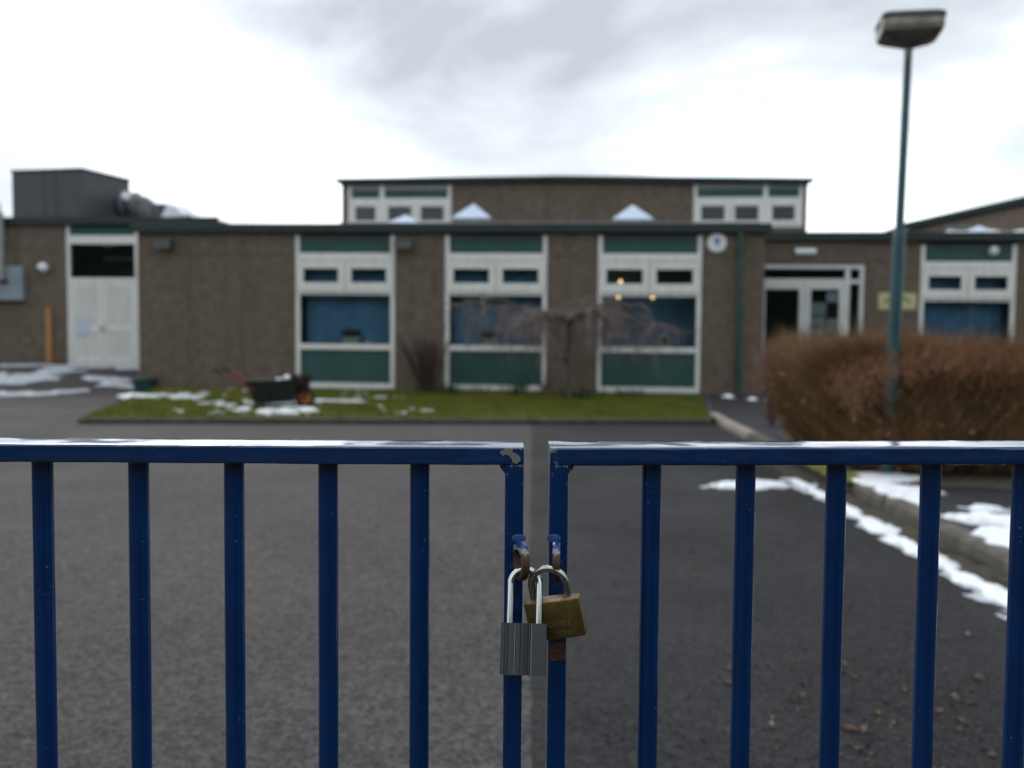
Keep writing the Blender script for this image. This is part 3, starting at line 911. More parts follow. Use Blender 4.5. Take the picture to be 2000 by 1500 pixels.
# --- entrance block --------------------------------------------------
eb = bldg('entrance_block', 'brown pebbledash entrance block with white double doors behind the hedge')
D = 2.0
wall_panels(eb, 7.56, 8.66, D, .05, 2.79, 3.22, 1)
wall_panels(eb, 10.60, 14.5, D, .05, 2.79, 3.22, 3)
box('wall_panel', 'pebble', eb, 4.8, 7.55, D, D + .14, 2.745, 3.22)
box('wall_panel', 'pebble', eb, 4.7, 5.30, D, D + .14, .05, 2.735)
window_unit(eb, 8.67, 10.59, D)
box('sill_plinth', 'concrete', eb, 8.67, 10.59, D + .03, D + .2, -.1, .112)
roof_and_fascia(eb, 4.7, 14.5, D, 10.5, 3.215, 3.40)
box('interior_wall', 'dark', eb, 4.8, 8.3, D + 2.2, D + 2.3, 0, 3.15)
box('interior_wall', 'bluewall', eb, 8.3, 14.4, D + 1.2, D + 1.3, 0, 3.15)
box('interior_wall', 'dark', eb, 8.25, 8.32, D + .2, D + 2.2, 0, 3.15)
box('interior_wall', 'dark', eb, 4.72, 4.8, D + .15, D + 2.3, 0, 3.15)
box('interior_floor', 'intfloor', eb, 4.8, 14.4, D + .15, D + 2.2, .02, .06)
m = MB(); y0, y1 = D + .02, D + .12
m.box(5.31, 5.39, y0, y1, .06, 2.73); m.box(7.45, 7.54, y0, y1, .06, 2.73)
m.box(5.39, 7.45, y0 + .002, y1, 2.64, 2.73); m.box(7.15, 7.25, y0 + .001, y1, .06, 2.64)
m.box(5.39, 7.15, y0 + .002, y1, 2.36, 2.43); m.box(7.25, 7.45, y0 + .002, y1, 2.33, 2.42)
ent = m.build('entrance_frame', 'door', eb, bevel=.004, bseg=1)
box('glass_pane', 'glass', ent, 5.39, 7.15, y0 + .05, y0 + .056, 2.43, 2.64)
box('glass_pane', 'glass', ent, 7.25, 7.45, y0 + .05, y0 + .056, 2.42, 2.64)
box('glass_pane', 'glass', ent, 7.25, 7.45, y0 + .05, y0 + .056, .1, 2.33)
for k_, (a, b) in enumerate(((5.395, 6.325), (6.335, 7.145))):
    m = MB(); t = .115; ya, yb = y0 - .02, y0 + .05
    m.box(a, a + t, ya, yb, .08, 2.355); m.box(b - t, b, ya, yb, .08, 2.355)
    m.box(a + t, b - t, ya, yb, 2.21, 2.355); m.box(a + t, b - t, ya, yb, .08, .30)
    dr = m.build('door', 'door', eb, bevel=.005, bseg=1)
    box('glass_pane', 'glass', dr, a + t, b - t, ya + .03, ya + .036, .30, 2.21)
    hx = b - .055 if k_ == 0 else a + .055
    MB().tube([(hx, ya, 1.25), (hx, ya - .06, 1.22), (hx, ya - .06, .85), (hx, ya, .82)], .013, 8).build('door_handle', 'oldsteel', dr, True)
    if k_ == 1:
        for (pa, pb, pz0, pz1, pm) in ((6.78, 7.02, 1.94, 2.15, 'paper2'), (6.47, 6.78, 1.67, 1.93, 'paper'), (6.47, 6.77, 1.44, 1.64, 'paper'),
                                       (6.80, 7.02, 1.28, 1.60, 'paper'), (6.47, 6.76, 1.18, 1.41, 'paper2')):
            box('door_poster', pm, dr, pa, pb, ya + .040, ya + .044, pz0, pz1)

# --- hall block --------------------------------------------------------
hb = bldg('hall_block', 'taller flat roofed hall with high window groups at both ends')
D = 9.3
def hall_win(parent, bays, zb, zt):
    ua, ub = bays[0][0], bays[-1][1]
    y0, y1 = D + .02, D + .12
    f = MB()
    f.box(ua, ua + .10, y0, y1, zb, zt); f.box(ub - .10, ub, y0, y1, zb, zt)
    f.box(ua + .1, ub - .1, y0 + .003, y1, zb, zb + .08)
    f.box(ua + .1, ub - .1, y0 + .003, y1, 4.98, 5.11)
    for p, q in zip(bays[:-1], bays[1:]):
        f.box(p[1] - .07, p[1] + .07, y0 - .004, y1, zb, zt)
    w = f.build('window', 'frame', parent, bevel=.004, bseg=1)
    for bi, (a, b, n) in enumerate(bays):
        a2 = a + (.1 if bi == 0 else .07); b2 = b - (.1 if bi == len(bays) - 1 else .07)
        box('head_shade_board', 'frame_dull_shade', w, a2, b2, y0 + .03, y1 - .01, 5.36, zt)  # shadow strip over the panel, painted in the darkened frame colour
        box('infill_panel', 'green', w, a2, b2, y0 + .05, y1 - .02, 5.11, 5.36)
        for i in range(n):
            c0 = a2 - .02 + (b2 - a2 + .04) * i / n + .006; c1 = a2 - .02 + (b2 - a2 + .04) * (i + 1) / n - .006
            c = MB(); t = .135
            c.box(c0, c0 + t, y0 - .02, y0 + .05, zb + .085, 4.975); c.box(c1 - t, c1, y0 - .02, y0 + .05, zb + .085, 4.975)
            c.box(c0 + t, c1 - t, y0 - .02, y0 + .05, 4.865, 4.975); c.box(c0 + t, c1 - t, y0 - .02, y0 + .05, zb + .085, 4.455)
            c.build('casement', 'frame', w, bevel=.006, bseg=1)
            box('glass_pane', 'glass', w, c0 + t, c1 - t, y0 + .02, y0 + .026, 4.455, 4.865)
hall_win(hb, [(-5.38, -4.36, 1), (-4.36, -2.31, 2)], 4.27, 5.49)
hall_win(hb, [(4.67, 6.69, 2), (6.69, 7.73, 1)], 4.27, 5.47)
random.seed(5)
box('wall_panel', 'pebble', hb, -5.55, -5.39, D, D + .14, 3.2, 5.52)
box('wall_panel', 'pebble', hb, 7.74, 7.84, D, D + .14, 3.2, 5.50)
for i in range(5):
    a = -2.30 + i * 1.392
    box('wall_panel', 'pebble', hb, a + .006, a + 1.386, D + random.uniform(0, .008), D + .14, 3.2, 5.53, .008)
box('wall_core', 'joint', hb, -2.3, 4.66, D + .05, D + .2, 3.2, 5.52)
box('wall_panel', 'pebble', hb, -5.38, -2.31, D + .03, D + .14, 3.2, 4.265)
box('wall_panel', 'pebble', hb, 4.67, 7.73, D + .03, D + .14, 3.2, 4.265)
box('end_wall', 'pebble', hb, -5.55, -5.41, D + .145, D + 11, 3.2, 5.5)
box('end_wall', 'pebble', hb, 7.70, 7.84, D + .145, D + 11, 3.2, 5.48)
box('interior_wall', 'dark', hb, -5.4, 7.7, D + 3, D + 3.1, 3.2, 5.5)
rf = MB()
prof = [(-5.70, 5.54), (-5.70, 5.655), (.80, 5.715), (7.97, 5.605), (7.97, 5.49), (.80, 5.60)]
rf.prism([(p[0], p[1]) for p in prof], D - .18, D - .14, 'y')
rf.build('fascia', 'fascia', hb)
MB().prism([(-5.6, 5.50), (-5.6, 5.63), (.80, 5.69), (7.87, 5.58), (7.87, 5.45), (.8, 5.56)], D - .135, D + 11.1, 'y').build('roof', 'roof', hb)

# --- gabled hall at the far right --------------------------------------
gb = thing('gabled_hall', 'tan gabled hall with green verge beyond the entrance roof', 'building', (14.3, 35.0, 0), PSI)
MB().prism([(0, 0), (0, 4.95), (9.5, 7.10), (19, 4.95), (19, 0)], 0, .25, 'y').build('gable_wall', 'pebble_far', gb)
MB().prism([(-.35, 4.98), (9.5, 7.22), (9.5, 7.46), (-.35, 5.20)], -.25, -.18, 'y').prism([(9.5, 7.22), (19.35, 4.98), (19.35, 5.20), (9.5, 7.46)], -.25, -.18, 'y').build('verge_board', 'fascia', gb)
MB().prism([(-.35, 5.0), (9.5, 7.24), (19.35, 5.0), (19.35, 5.14), (9.5, 7.40), (-.35, 5.14)], -.18, 14, 'y').build('roof', 'roof', gb)
MB().prism([(0, 0), (.25, 0), (.25, 4.9), (0, 4.9)], .25, 14, 'z') and None
box('side_wall', 'pebble_far', gb, 0.0, .25, .252, 13.9, 0, 4.94)
box('side_wall', 'pebble_far', gb, 18.75, 19.0, .252, 13.9, 0, 4.94)
m = MB(); m.box(1.15, 2.0, -.04, .02, 4.3, 5.1)
wg = m.build('window', 'frame_dull_shade', gb)
box('infill_panel', 'green', wg, 1.2, 1.95, -.05, -.041, 4.35, 5.05)

# --- roof things --------------------------------------------------------
def skylight(u, d, w, zb, h, label, zr=3.31):
    t = thing('roof_skylight', label, 'skylight', fac(u, d, zr), PSI, 'pyramid rooflights')
    a = w / 2
    box('upstand', 'kerb_grey', t, -a + .03, a - .03, -a + .03, a - .03, 0, zb - zr)
    z = zb - zr
    MB().add([(-a, -a, z + .001), (a, -a, z + .001), (a, a, z + .001), (-a, a, z + .001), (-a * .96, -a * .96, z + .03), (a * .96, -a * .96, z + .03),
              (a * .96, a * .96, z + .03), (-a * .96, a * .96, z + .03), (0, 0, z + h)],
             [(3, 2, 1, 0), (0, 1, 5, 4), (1, 2, 6, 5), (2, 3, 7, 6), (3, 0, 4, 7), (4, 5, 8), (5, 6, 8), (6, 7, 8), (7, 4, 8)]).build('pyramid_dome', 'sky_plastic', t)
    return t
skylight(-.99, 4.2, .95, 3.89, .40, 'white pyramid rooflight just right of the hall left window group')
skylight(2.77, 4.2, .95, 3.86, .40, 'white pyramid rooflight left of the hall right window group')
skylight(-3.08, 6.5, .86, 4.02, .28, 'small white pyramid rooflight in front of hall left windows')
skylight(10.73, 4.5, .62, 3.60, .20, 'small white rooflight behind the entrance roof snow', 3.35)

ph = thing('plant_housing', 'dark grey clad plant housing on the left wing roof', 'plant housing', (-11.05, 25.0, 3.9), rad(-14))
box('housing', 'plant_grey', ph, -2.12, 0, 0, 1.95, 0, 1.38, .01)
box('lid', 'lamp_dark', ph, -2.15, .03, -.03, 1.98, 1.38, 1.44, .01)
for i in range(2, 4):
    box('seam', 'lamp_dark', ph, -1.88 + i * .36, -1.86 + i * .36, -.012, .001, .02, 1.37)
rd = thing('roof_duct', 'lumpy foil wrapped roof duct with snow beside the plant housing', 'duct', (-10.4, 25.9, 3.9), rad(-6))
MB().tube([(-.1, .2, .62), (.25, .1, .62), (.55, 0, .50), (.85, 0, .28), (1.0, 0, .05)], [.36, .36, .36, .35, .35], 16).build('duct_bend', 'duct', rd, True)
for x, z, rr in ((.12, .62, .39), (.42, .56, .39), (.78, .36, .385)):
    MB().torus(rr - .02, .03, 'x', (x, .06, z), 20, 6).build('duct_flange', 'flash', rd, True)
MB().prism([(.95, 0), (.95, .62), (1.55, .58), (2.15, .20), (2.15, 0)], -.35, .5, 'y').build('duct_cowl', 'duct', rd, bevel=.04)
MB().add([(1.42, -.42, .54), (1.62, -.43, .56), (2.0, -.43, .26), (1.22, -.43, .14), (1.40, .4, .64), (1.62, .4, .62), (2.05, .4, .30), (1.25, .4, .3)],
         [(0, 1, 2, 3), (4, 5, 1, 0), (5, 6, 2, 1), (6, 7, 3, 2), (7, 4, 0, 3), (7, 6, 5, 4)]).build('snow_cap', 'snow', rd, bevel=.05)
MB().tube([(.18, -.24, .80), (.36, -.25, .74)], [.10, .11], 10).build('snow_cap', 'snow', rd, True)
snowr = MB()
def ridge(u0, u1, d, z, h, n, seed):
    r = np.random.RandomState(seed); m = MB()
    vs = []; fs = []
    for i in range(n + 1):
        u = u0 + (u1 - u0) * i / n; hh = h * (0.5 + r.rand() * .8) * (0.2 if i in (0, n) else 1)
        for dy, dz in ((-.10, 0), (-.05, hh * .85), (.05, hh), (.3, hh * .7), (.4, 0)):
            p = fac(u, d + dy, z + dz); vs.append(p)
    for i in range(n):
        for q in range(4):
            fs.append((i * 5 + q, i * 5 + q + 1, (i + 1) * 5 + q + 1, (i + 1) * 5 + q))
    return m.add(vs, fs)
o = ridge(9.0, 14.4, 2.35, 3.345, .15, 30, 2).build('roof_snow', 'snow', None, True)
tag(o, 'long low ridge of snow along the entrance block roof edge', 'snow', kind='stuff')

# --- wall fittings ---------------------------------------------------
def floodlight(u, label):
    t = thing('bulkhead_light', label, 'wall light', fac(u, 0, 2.97), PSI, 'dark wall lights under the eaves')
    box('bracket', 'floodlight', t, -.05, .05, -.06, .0, -.05, .05)
    MB().prism([(-.06, -.03), (-.06, .10), (-.20, .09), (-.24, -.02), (-.20, -.10)], -.18, .18, 'x').build('housing', 'floodlight', t, bevel=.012)
    MB().prism([(-.243, -.022), (-.25, -.03), (-.208, -.108), (-.2, -.1)], -.16, .16, 'x').build('lens', 'kerb_grey', t)
floodlight(-6.66, 'dark wall light near the left end of the classroom block')
floodlight(-1.80, 'dark wall light between the first and second classroom windows')

t = thing('round_sign', 'round white plaque with small blue emblem under the eaves', 'sign', fac(4.24, 0, 3.0), PSI)
MB().lathe([(.02, 0), (.172, 0), (.185, -.012), (.172, -.03), (.02, -.03)], 36, 'y').build('plaque', 'white', t, True)
em = MB()
em.prism([(-.055, .05), (-.03, .085), (.03, .085), (.058, .05), (.05, .005), (.018, -.02), (.022, -.075), (-.012, -.085), (-.018, -.02), (-.045, .0)], -.034, -.0305, 'y')
em.build('emblem', 'signblue', t)
t = thing('emergency_light', 'slim white bulkhead light above the entrance doors', 'wall light', fac(6.31, 2.0, 2.99), PSI)
MB().prism([(0, -.07), (-.07, -.055), (-.09, 0), (-.07, .06), (0, .075)], -.21, .21, 'x').build('diffuser', 'white', t, bevel=.01)
box('base_plate', 'kerb_grey', t, -.22, .22, -.012, -.001, -.085, .085)
t = thing('wall_sign', 'pale yellow sign with green print behind the lamp post', 'sign', fac(8.21, 2.0, 1.97), PSI)
def rrect(w, h, r, n=5):
    p = []
    for cx, cz, a0 in ((w - r, h - r, 0), (-w + r, h - r, 90), (-w + r, -h + r, 180), (w - r, -h + r, 270)):
        for i in range(n + 1):
            a = rad(a0 + 90 * i / n); p.append((cx + r * math.cos(a), cz + r * math.sin(a)))
    return p
MB().prism(rrect(.40, .19, .05), -.02, -.002, 'y').build('board', 'signtan', t)
MB().prism(rrect(.365, .155, .04), -.024, -.0205, 'y').build('face', 'signyellow', t)
pr = MB()
for cx, cz, a, b_, ro in ((-.20, .03, .07, .028, .2), (-.08, .05, .10, .03, -.1), (.06, .065, .10, .028, .15), (.17, .045, .07, .035, -.5), (.23, .0, .03, .04, 0), (-.25, -.02, .03, .03, 0)):
    pr.prism([(cx + a * math.cos(q) * math.cos(ro) - b_ * math.sin(q) * math.sin(ro), cz + a * math.cos(q) * math.sin(ro) + b_ * math.sin(q) * math.cos(ro))
              for q in [i * math.pi / 6 for i in range(12)]], -.0275, -.0245, 'y')
pr.build('green_print', 'signgreen', t)
t = thing('alarm_dome', 'small white dome on the green panel above right hand window', 'wall light', fac(10.13, 2.05, 3.02), PSI)
MB().lathe([(.03, .0), (.10, .0), (.10, -.03), (.08, -.075), (.04, -.10), (.005, -.105)], 20, 'y').build('dome', 'white', t, True)
t = thing('globe_lamp', 'round pale globe lamp on the service wing wall', 'wall light', fac(-11.63, 4.085, 2.72), PSI)
MB().lathe([(.005, -.27), (.07, -.25), (.115, -.20), (.13, -.14), (.115, -.08), (.07, -.035), (.04, -.02)], 20, 'y').build('globe', 'white', t, True)
MB().lathe([(.06, -.022), (.06, .0)], 14, 'y').build('base', 'black', t)
MB().tube([(-.09, -.26, -.03), (-.02, -.20, -.10), (.05, -.12, -.12)], .03, 8).build('lower_guard', 'black', t, True)
t = thing('timber_guard', 'upright orange brown timber guard on the wall beside louvred doors', 'timber', fac(-11.56, 4.085, .33), PSI)
box('board', 'orange_wood', t, -.07, .07, -.075, -.002, .06, 1.42, .008)
box('foot', 'joint', t, -.06, .06, -.07, -.003, -.05, .06)
t = thing('meter_cabinet', 'blue grey wall cabinet with a tall pipe mast at far left', 'cabinet', fac(-12.66, 4.085, 1.92), PSI)
box('cabinet', 'sign_grey', t, -.62, .50, -.16, -.002, 0, .84, .012)
MB().tube([(0.0, -.22, .50), (0.0, -.22, 2.15)], .075, 14).build('mast_pipe', 'mast', t, True)
MB().tube([(0.0, -.22, 2.15), (.0, -.22, 2.42)], [.03, .012], 8).build('mast_tip', 'mast', t, True)
box('mast_bracket', 'black', t, -.10, .14, -.25, -.16, .42, .50, .01)
box('mast_bracket', 'mast', t, -.05, .05, -.22, -.05, 1.5, 1.56)

# --- window sill things -----------------------------------------------
def trough(u, label, w=.36):
    t = thing('plant_trough', label, 'planter', fac(u, .24, .986), PSI, 'white plant troughs on the window sills')
    MB().prism([(-w / 2 + .02, 0), (w / 2 - .02, 0), (w / 2, .15), (-w / 2, .15)], -.07, .07, 'y').build('trough', 'trough', t, bevel=.008)
    r = random.Random(int(u * 100)); m = MB()
    for i in range(150):
        x = r.uniform(-w * .46, w * .46); a = r.uniform(0, 6.28); L = r.uniform(.08, .19) * (1 - .8 * (x / w) ** 2)
        dx, dy = math.cos(a) * L * .55, math.sin(a) * L * .35
        m.add([(x - .012, 0, .14), (x + .012, 0, .14), (x + dx * .7 + .014, dy * .7, .14 + L * .8), (x + dx, dy, .14 + L), (x + dx * .7 - .014, dy * .7, .14 + L * .8)], [(0, 1, 2, 3, 4)])
    m.build('leaves', 'potplant', t)['kind'] = 'stuff'
trough(-2.94, 'white plant trough on the sill of the left tall window')
trough(-.12, 'white plant trough on the sill of the middle tall window')
t = thing('sill_pot', 'little white pot beside the trough in left window', 'pot', fac(-2.58, .22, .986), PSI)
MB().lathe([(.06, 0), (.085, .02), (.095, .09), (.075, .10)], 16).build('pot', 'white', t, True)
t = thing('sill_wreath', 'pale ring ornament standing on the right tall window sill', 'ornament', fac(3.30, .20, .986), PSI)
MB().torus(.105, .032, 'y', (0, 0, .137), 28, 8).build('ring', 'wreath', t, True)
MB().lathe([(.005, .03), (.045, .06), (.05, .10), (.03, .14), (.02, .17), (.03, .20), (.005, .225)], 12).build('figure', 'black', t, True)
def bulb(u, z, d, label, ztop):
    t = thing('pendant_lamp', label, 'lamp', fac(u, d, z), PSI, 'warm lit pendants inside the right classroom')
    MB().lathe([(.003, -.032), (.02, -.026), (.031, -.008), (.028, .012), (.012, .03), (.004, .034)], 14).build('bulb', 'bulb', t, True)
    MB().tube([(0, 0, .034), (0, 0, .08)], .013, 8).build('lamp_holder', 'black', t)
    MB().tube([(0, 0, .08), (0, 0, ztop - z)], .004, 6).build('flex', 'black', t)
bulb(2.44, 2.30, .9, 'warm lit lamp seen through right window upper casement', 3.15)
bulb(2.40, 1.99, .9, 'warm lit lamp at the top left of right window large pane', 3.15)
bulb(3.09, 1.99, .9, 'warm lit lamp at the top middle of right window large pane', 3.15)

# ================================================================== LAMP POST
lp = thing('lamp_post', 'teal green lamp post with boxy aged lantern in the hedge', 'lamp post', (3.265, 8.34, .08), rot=(0, rad(1.05), 0))
MB().tube([(0, 0, -.1), (0, 0, 1.0), (0, 0, 2.06), (0, 0, 2.10), (0, 0, 2.115)], [.056, .054, .053, .050, .034], 24).build('base_column', 'lamp_green', lp, True)
MB().tube([(0, 0, 2.09), (0, 0, 3.63)], [.036, .032], 20).build('shaft', 'lamp_green', lp, True)
MB().tube([(0, 0, 3.57), (0, 0, 3.68)], [.032, .036], 20).build('collar', 'lamp_metal', lp, True)
MB().lathe([(.008, 0), (.022, .004), (.022, .02), (.008, .024)], 12, 'x', (.05, 0, 2.12)).build('bolt', 'lamp_metal', lp)
def ring(w, d, z, r=.06, n=5):
    return [(x, y, z) for x, y in rrect(w, d, min(r, w * .9, d * .9), n)]
def loft(rings):
    m = MB(); n = len(rings[0]); vs = [p for r_ in rings for p in r_]
    fs = [(i * n + k, i * n + (k + 1) % n, (i + 1) * n + (k + 1) % n, (i + 1) * n + k) for i in range(len(rings) - 1) for k in range(n)]
    fs += [tuple(range(n - 1, -1, -1)), tuple(range((len(rings) - 1) * n, len(rings) * n))]
    return m.add(vs, fs)
lh = MB()
sk = loft([ring(.045, .045, 3.665, .03), ring(.10, .10, 3.69), ring(.22, .21, 3.745), ring(.262, .25, 3.775)])
sk_o = sk.build('lantern_tray', 'lamp_metal', lp, True, angle=50)
bw = loft([ring(.262, .25, 3.776), ring(.272, .262, 3.80), ring(.275, .266, 3.875), ring(.268, .258, 3.89)]).build('lantern_bowl', 'lamp_bowl', lp, True, angle=50)
cp = loft([ring(.278, .268, 3.89), ring(.282, .272, 3.905), ring(.278, .265, 3.935), ring(.25, .23, 3.955), ring(.12, .10, 3.962)]).build('lantern_cap', 'lamp_dark', lp, True, angle=50)
for o in (sk_o, bw, cp):
    o.rotation_euler = (0, 0, rad(-13)); o.scale = (.90, .90, .88); o.location = (0, 0, 3.665 * .12 - .005)
MB().tube([(-.252, .02, 3.86), (-.242, .10, 3.86)], .012, 8).build('hinge', 'lamp_dark', lp)

# ================================================================== HEDGE AND PLANTS
def strands(rs, base, dirs, length, width, bend, nseg=2):
    """thin three-sided twigs; arrays in, verts and quads out"""
    n = len(base)
    dirs = dirs / np.linalg.norm(dirs, axis=1, keepdims=True)
    a = np.cross(dirs, np.array([0.31, .77, .2])); a /= np.linalg.norm(a, axis=1, keepdims=True)
    b = np.cross(dirs, a)
    V = []
    for s in range(nseg + 1):
        t = s / nseg
        c = base + dirs * (length * t)[:, None] + bend * (length * t * t)[:, None]
        w = width * (1 - .75 * t)
        for k in range(3):
            ang = 2 * math.pi * k / 3
            V.append(c + (a * math.cos(ang) + b * math.sin(ang)) * w[:, None])
    V = np.stack(V, 1)
    m = (nseg + 1) * 3
    F = []
    for s in range(nseg):
        for k in range(3):
            F.append([s * 3 + k, s * 3 + (k + 1) % 3, (s + 1) * 3 + (k + 1) % 3, (s + 1) * 3 + k])
    F = np.array(F)
    return V.reshape(-1, 3), (np.arange(n)[:, None, None] * m + F[None]).reshape(-1, 4)

hr = np.random.RandomState(8)
HC = np.array([3.90, 9.52]); HX, HY = 1.15, 1.72; HT = 1.36
def hedge_top(x, y):
    e1 = np.abs((x - HC[0]) / HX); e2 = np.abs((y - HC[1]) / HY)
    return HT - .36 * e1 ** 3.2 - .16 * np.clip((x - 4.05) / .9, 0, 2) ** 2 - .22 * e2 ** 5 + .07 * (fnoise(x * 2.2, y * 2.2, 3) - .5)
def hedge_scale(z):        # the clipped shape is widest at two thirds of its height
    t = z / HT
    return .70 + .30 * np.clip(t / .52, 0, 1) ** .75 - .12 * np.clip((t - .72) / .28, 0, 1) ** 2
hd = thing('hedge', 'clipped russet brown bare hedge beside the kerb', 'hedge', (0, 0, 0))
def superell(th, n=3.4):
    c, s = np.cos(th), np.sin(th)
    return np.sign(c) * np.abs(c) ** (2 / n), np.sign(s) * np.abs(s) ** (2 / n)
def front_in(z, sy):        # the near face leans back towards the top
    return np.where(sy < 0, .62 * np.clip((z - .42) / .42, 0, 1), 0)
# inner mass
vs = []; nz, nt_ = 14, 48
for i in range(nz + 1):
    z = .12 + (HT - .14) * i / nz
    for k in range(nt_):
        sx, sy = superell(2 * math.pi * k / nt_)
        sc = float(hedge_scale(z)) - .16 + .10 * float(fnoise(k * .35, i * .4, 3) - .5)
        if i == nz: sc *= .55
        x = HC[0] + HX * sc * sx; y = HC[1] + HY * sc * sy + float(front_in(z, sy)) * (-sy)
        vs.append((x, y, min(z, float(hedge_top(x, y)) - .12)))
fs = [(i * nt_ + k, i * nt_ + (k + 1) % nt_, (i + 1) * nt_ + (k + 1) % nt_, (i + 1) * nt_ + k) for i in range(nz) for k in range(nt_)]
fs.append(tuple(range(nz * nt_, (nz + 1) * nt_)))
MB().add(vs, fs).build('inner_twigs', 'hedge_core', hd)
def hedge_layer(name, n, mat, zlo, zhi, lmin, lmax, wid, tipz=0.0, top_share=.3, upness=.9):
    th = hr.uniform(0, 2 * math.pi, n)
    sx, sy = superell(th)
    z = hr.uniform(zlo, zhi, n)
    ins = hr.uniform(.78, .99, n)
    sc = hedge_scale(z) * ins * (1 + .10 * (fnoise(th * 4, z * 4, 3) - .5))
    x = HC[0] + HX * sc * sx; y = HC[1] + HY * sc * sy + front_in(z, sy) * (-sy)
    ntop = int(n * top_share)
    x[:ntop] = HC[0] + HX * hr.uniform(-.97, .97, ntop); y[:ntop] = HC[1] + HY * hr.uniform(-.97, .97, ntop)
    z[:ntop] = hedge_top(x[:ntop], y[:ntop]) - hr.uniform(.10, .30, ntop)
    z = np.minimum(z, hedge_top(x, y) - .09)
    out = np.stack([sx, sy, np.zeros(n)], 1) * hr.uniform(.1, .75, n)[:, None]
    out[:ntop] *= .2
    d = out + np.stack([hr.normal(0, .35, n), hr.normal(0, .35, n), hr.uniform(.35, 1.2, n) * upness], 1)
    L = hr.uniform(lmin, lmax, n)
    L[:ntop] *= .55
    V, Fq = strands(hr, np.stack([x, y, z], 1), d, L, hr.uniform(.55, 1.3, n) * wid, np.stack([hr.normal(0, .12, n), hr.normal(0, .12, n), hr.uniform(-.05, .2, n)], 1))
    hd_o = raw(name, V, Fq, mat, hd)
    hd_o['kind'] = 'stuff'
hedge_layer('twigs', 26000, 'hedge', .12, 1.22, .10, .28, .0034)
hedge_layer('straw_twigs', 4200, 'hedge_straw', .2, 1.2, .16, .42, .0036, top_share=.1)
hedge_layer('olive_twigs', 5200, 'hedge_olive', .10, .85, .10, .28, .0034, top_share=.02)
hedge_layer('red_tips', 7000, 'hedge_red', .75, 1.22, .05, .12, .0030, top_share=.72)
n = 240                     # long canes that carry the fine growth
th = hr.uniform(0, 2 * math.pi, n); sx, sy = superell(th); z = hr.uniform(.1, .6, n)
sc = hedge_scale(z) * .88
cb_ = np.stack([HC[0] + HX * sc * sx, HC[1] + HY * sc * sy + front_in(z, sy) * (-sy), z], 1)
cd_ = np.stack([sx * .22 + hr.normal(0, .35, n), sy * .22 + hr.normal(0, .2, n), hr.uniform(.7, 1.2, n)], 1)
V, Fq = strands(hr, cb_, cd_, hr.uniform(.3, .62, n), hr.uniform(.7, 1.3, n) * .0065, np.stack([hr.normal(0, .15, n), hr.normal(0, .08, n), -.1 + 0 * z], 1), 3)
raw('canes', V, Fq, 'hedge_straw', hd)['kind'] = 'stuff'
n = 2600                    # dead leaves caught in the twigs
th = hr.uniform(0, 2 * math.pi, n); sx, sy = superell(th); z = hr.uniform(.15, 1.2, n); sc = hedge_scale(z) * hr.uniform(.9, 1.03, n)
P = np.stack([HC[0] + HX * sc * sx, HC[1] + HY * sc * sy + front_in(z, sy) * (-sy), np.minimum(z, hedge_top(HC[0] + HX * sc * sx, HC[1] + HY * sc * sy) - .02)], 1)
A = hr.normal(0, .014, (n, 3)); B = hr.normal(0, .010, (n, 3))
raw('dead_leaves', np.stack([P - A, P + B, P + A, P - B], 1).reshape(-1, 3), np.arange(4 * n).reshape(-1, 4), 'hedge_red', hd)['kind'] = 'stuff'
# bare stems showing at the left foot of the hedge
for i in range(16):
    yy = hr.uniform(8.4, 11.2); xx = 3.28 + hr.uniform(-.1, .25)
    MB().tube([(xx, yy, .06), (xx - .05 + hr.normal(0, .03), yy + hr.normal(0, .05), .35), (xx - .18 + hr.normal(0, .08), yy + hr.normal(0, .12), .75)],
              [.014, .010, .006], 6).build('stem', 'bark', hd, True)

def shrub(name, label, loc, H, W, n, mat, stems=9, wid=.003, seed=1):
    r = np.random.RandomState(seed)
    t = thing(name, label, 'shrub', loc)
    st = []
    for i in range(stems):
        a = r.uniform(0, 6.28); rr = r.uniform(.2, 1) * W * .5
        p1 = np.array([math.cos(a) * rr * .15, math.sin(a) * rr * .15, 0]); p2 = np.array([math.cos(a) * rr * .55, math.sin(a) * rr * .55, H * .5]); p3 = np.array([math.cos(a) * rr, math.sin(a) * rr, H * r.uniform(.8, 1)])
        MB().tube([p1, p2, p3], [.012, .008, .003], 6).build('stem', mat, t, True)
        st.append((p1, p2, p3))
    idx = r.randint(0, stems, n); tt = r.uniform(.05, .95, n)
    P = np.array(st)[idx]
    base = ((1 - tt) ** 2)[:, None] * P[:, 0] + (2 * tt * (1 - tt))[:, None] * P[:, 1] + (tt ** 2)[:, None] * P[:, 2]
    d = r.normal(0, .5, (n, 3)) + np.array([0, 0, .7]); d[:, :2] += base[:, :2] / W
    V, Fq = strands(r, base, d, r.uniform(.12, .42, n) * H * .6, r.uniform(.5, 1.2, n) * wid, r.normal(0, .12, (n, 3)))
    raw('twigs', V, Fq, mat, t)['kind'] = 'stuff'
    return t
shrub('bare_shrub', 'dark purple bare shrub against the wall between first two windows', (-1.62, 18.55, .06), 1.1, 1.2, 3000, 'purple', 20, .0034, 3)
shrub('bare_shrub', 'mauve bare shrub just behind the left end of the hedge', (3.42, 12.7, .08), 1.05, .7, 900, 'mauve', 9, .004, 5)
shrub('bare_shrub', 'thin straggly bare shrub in the trough end of lawn', (0.62, 18.75, .06), .45, .4, 160, 'purple', 5, .004, 6)

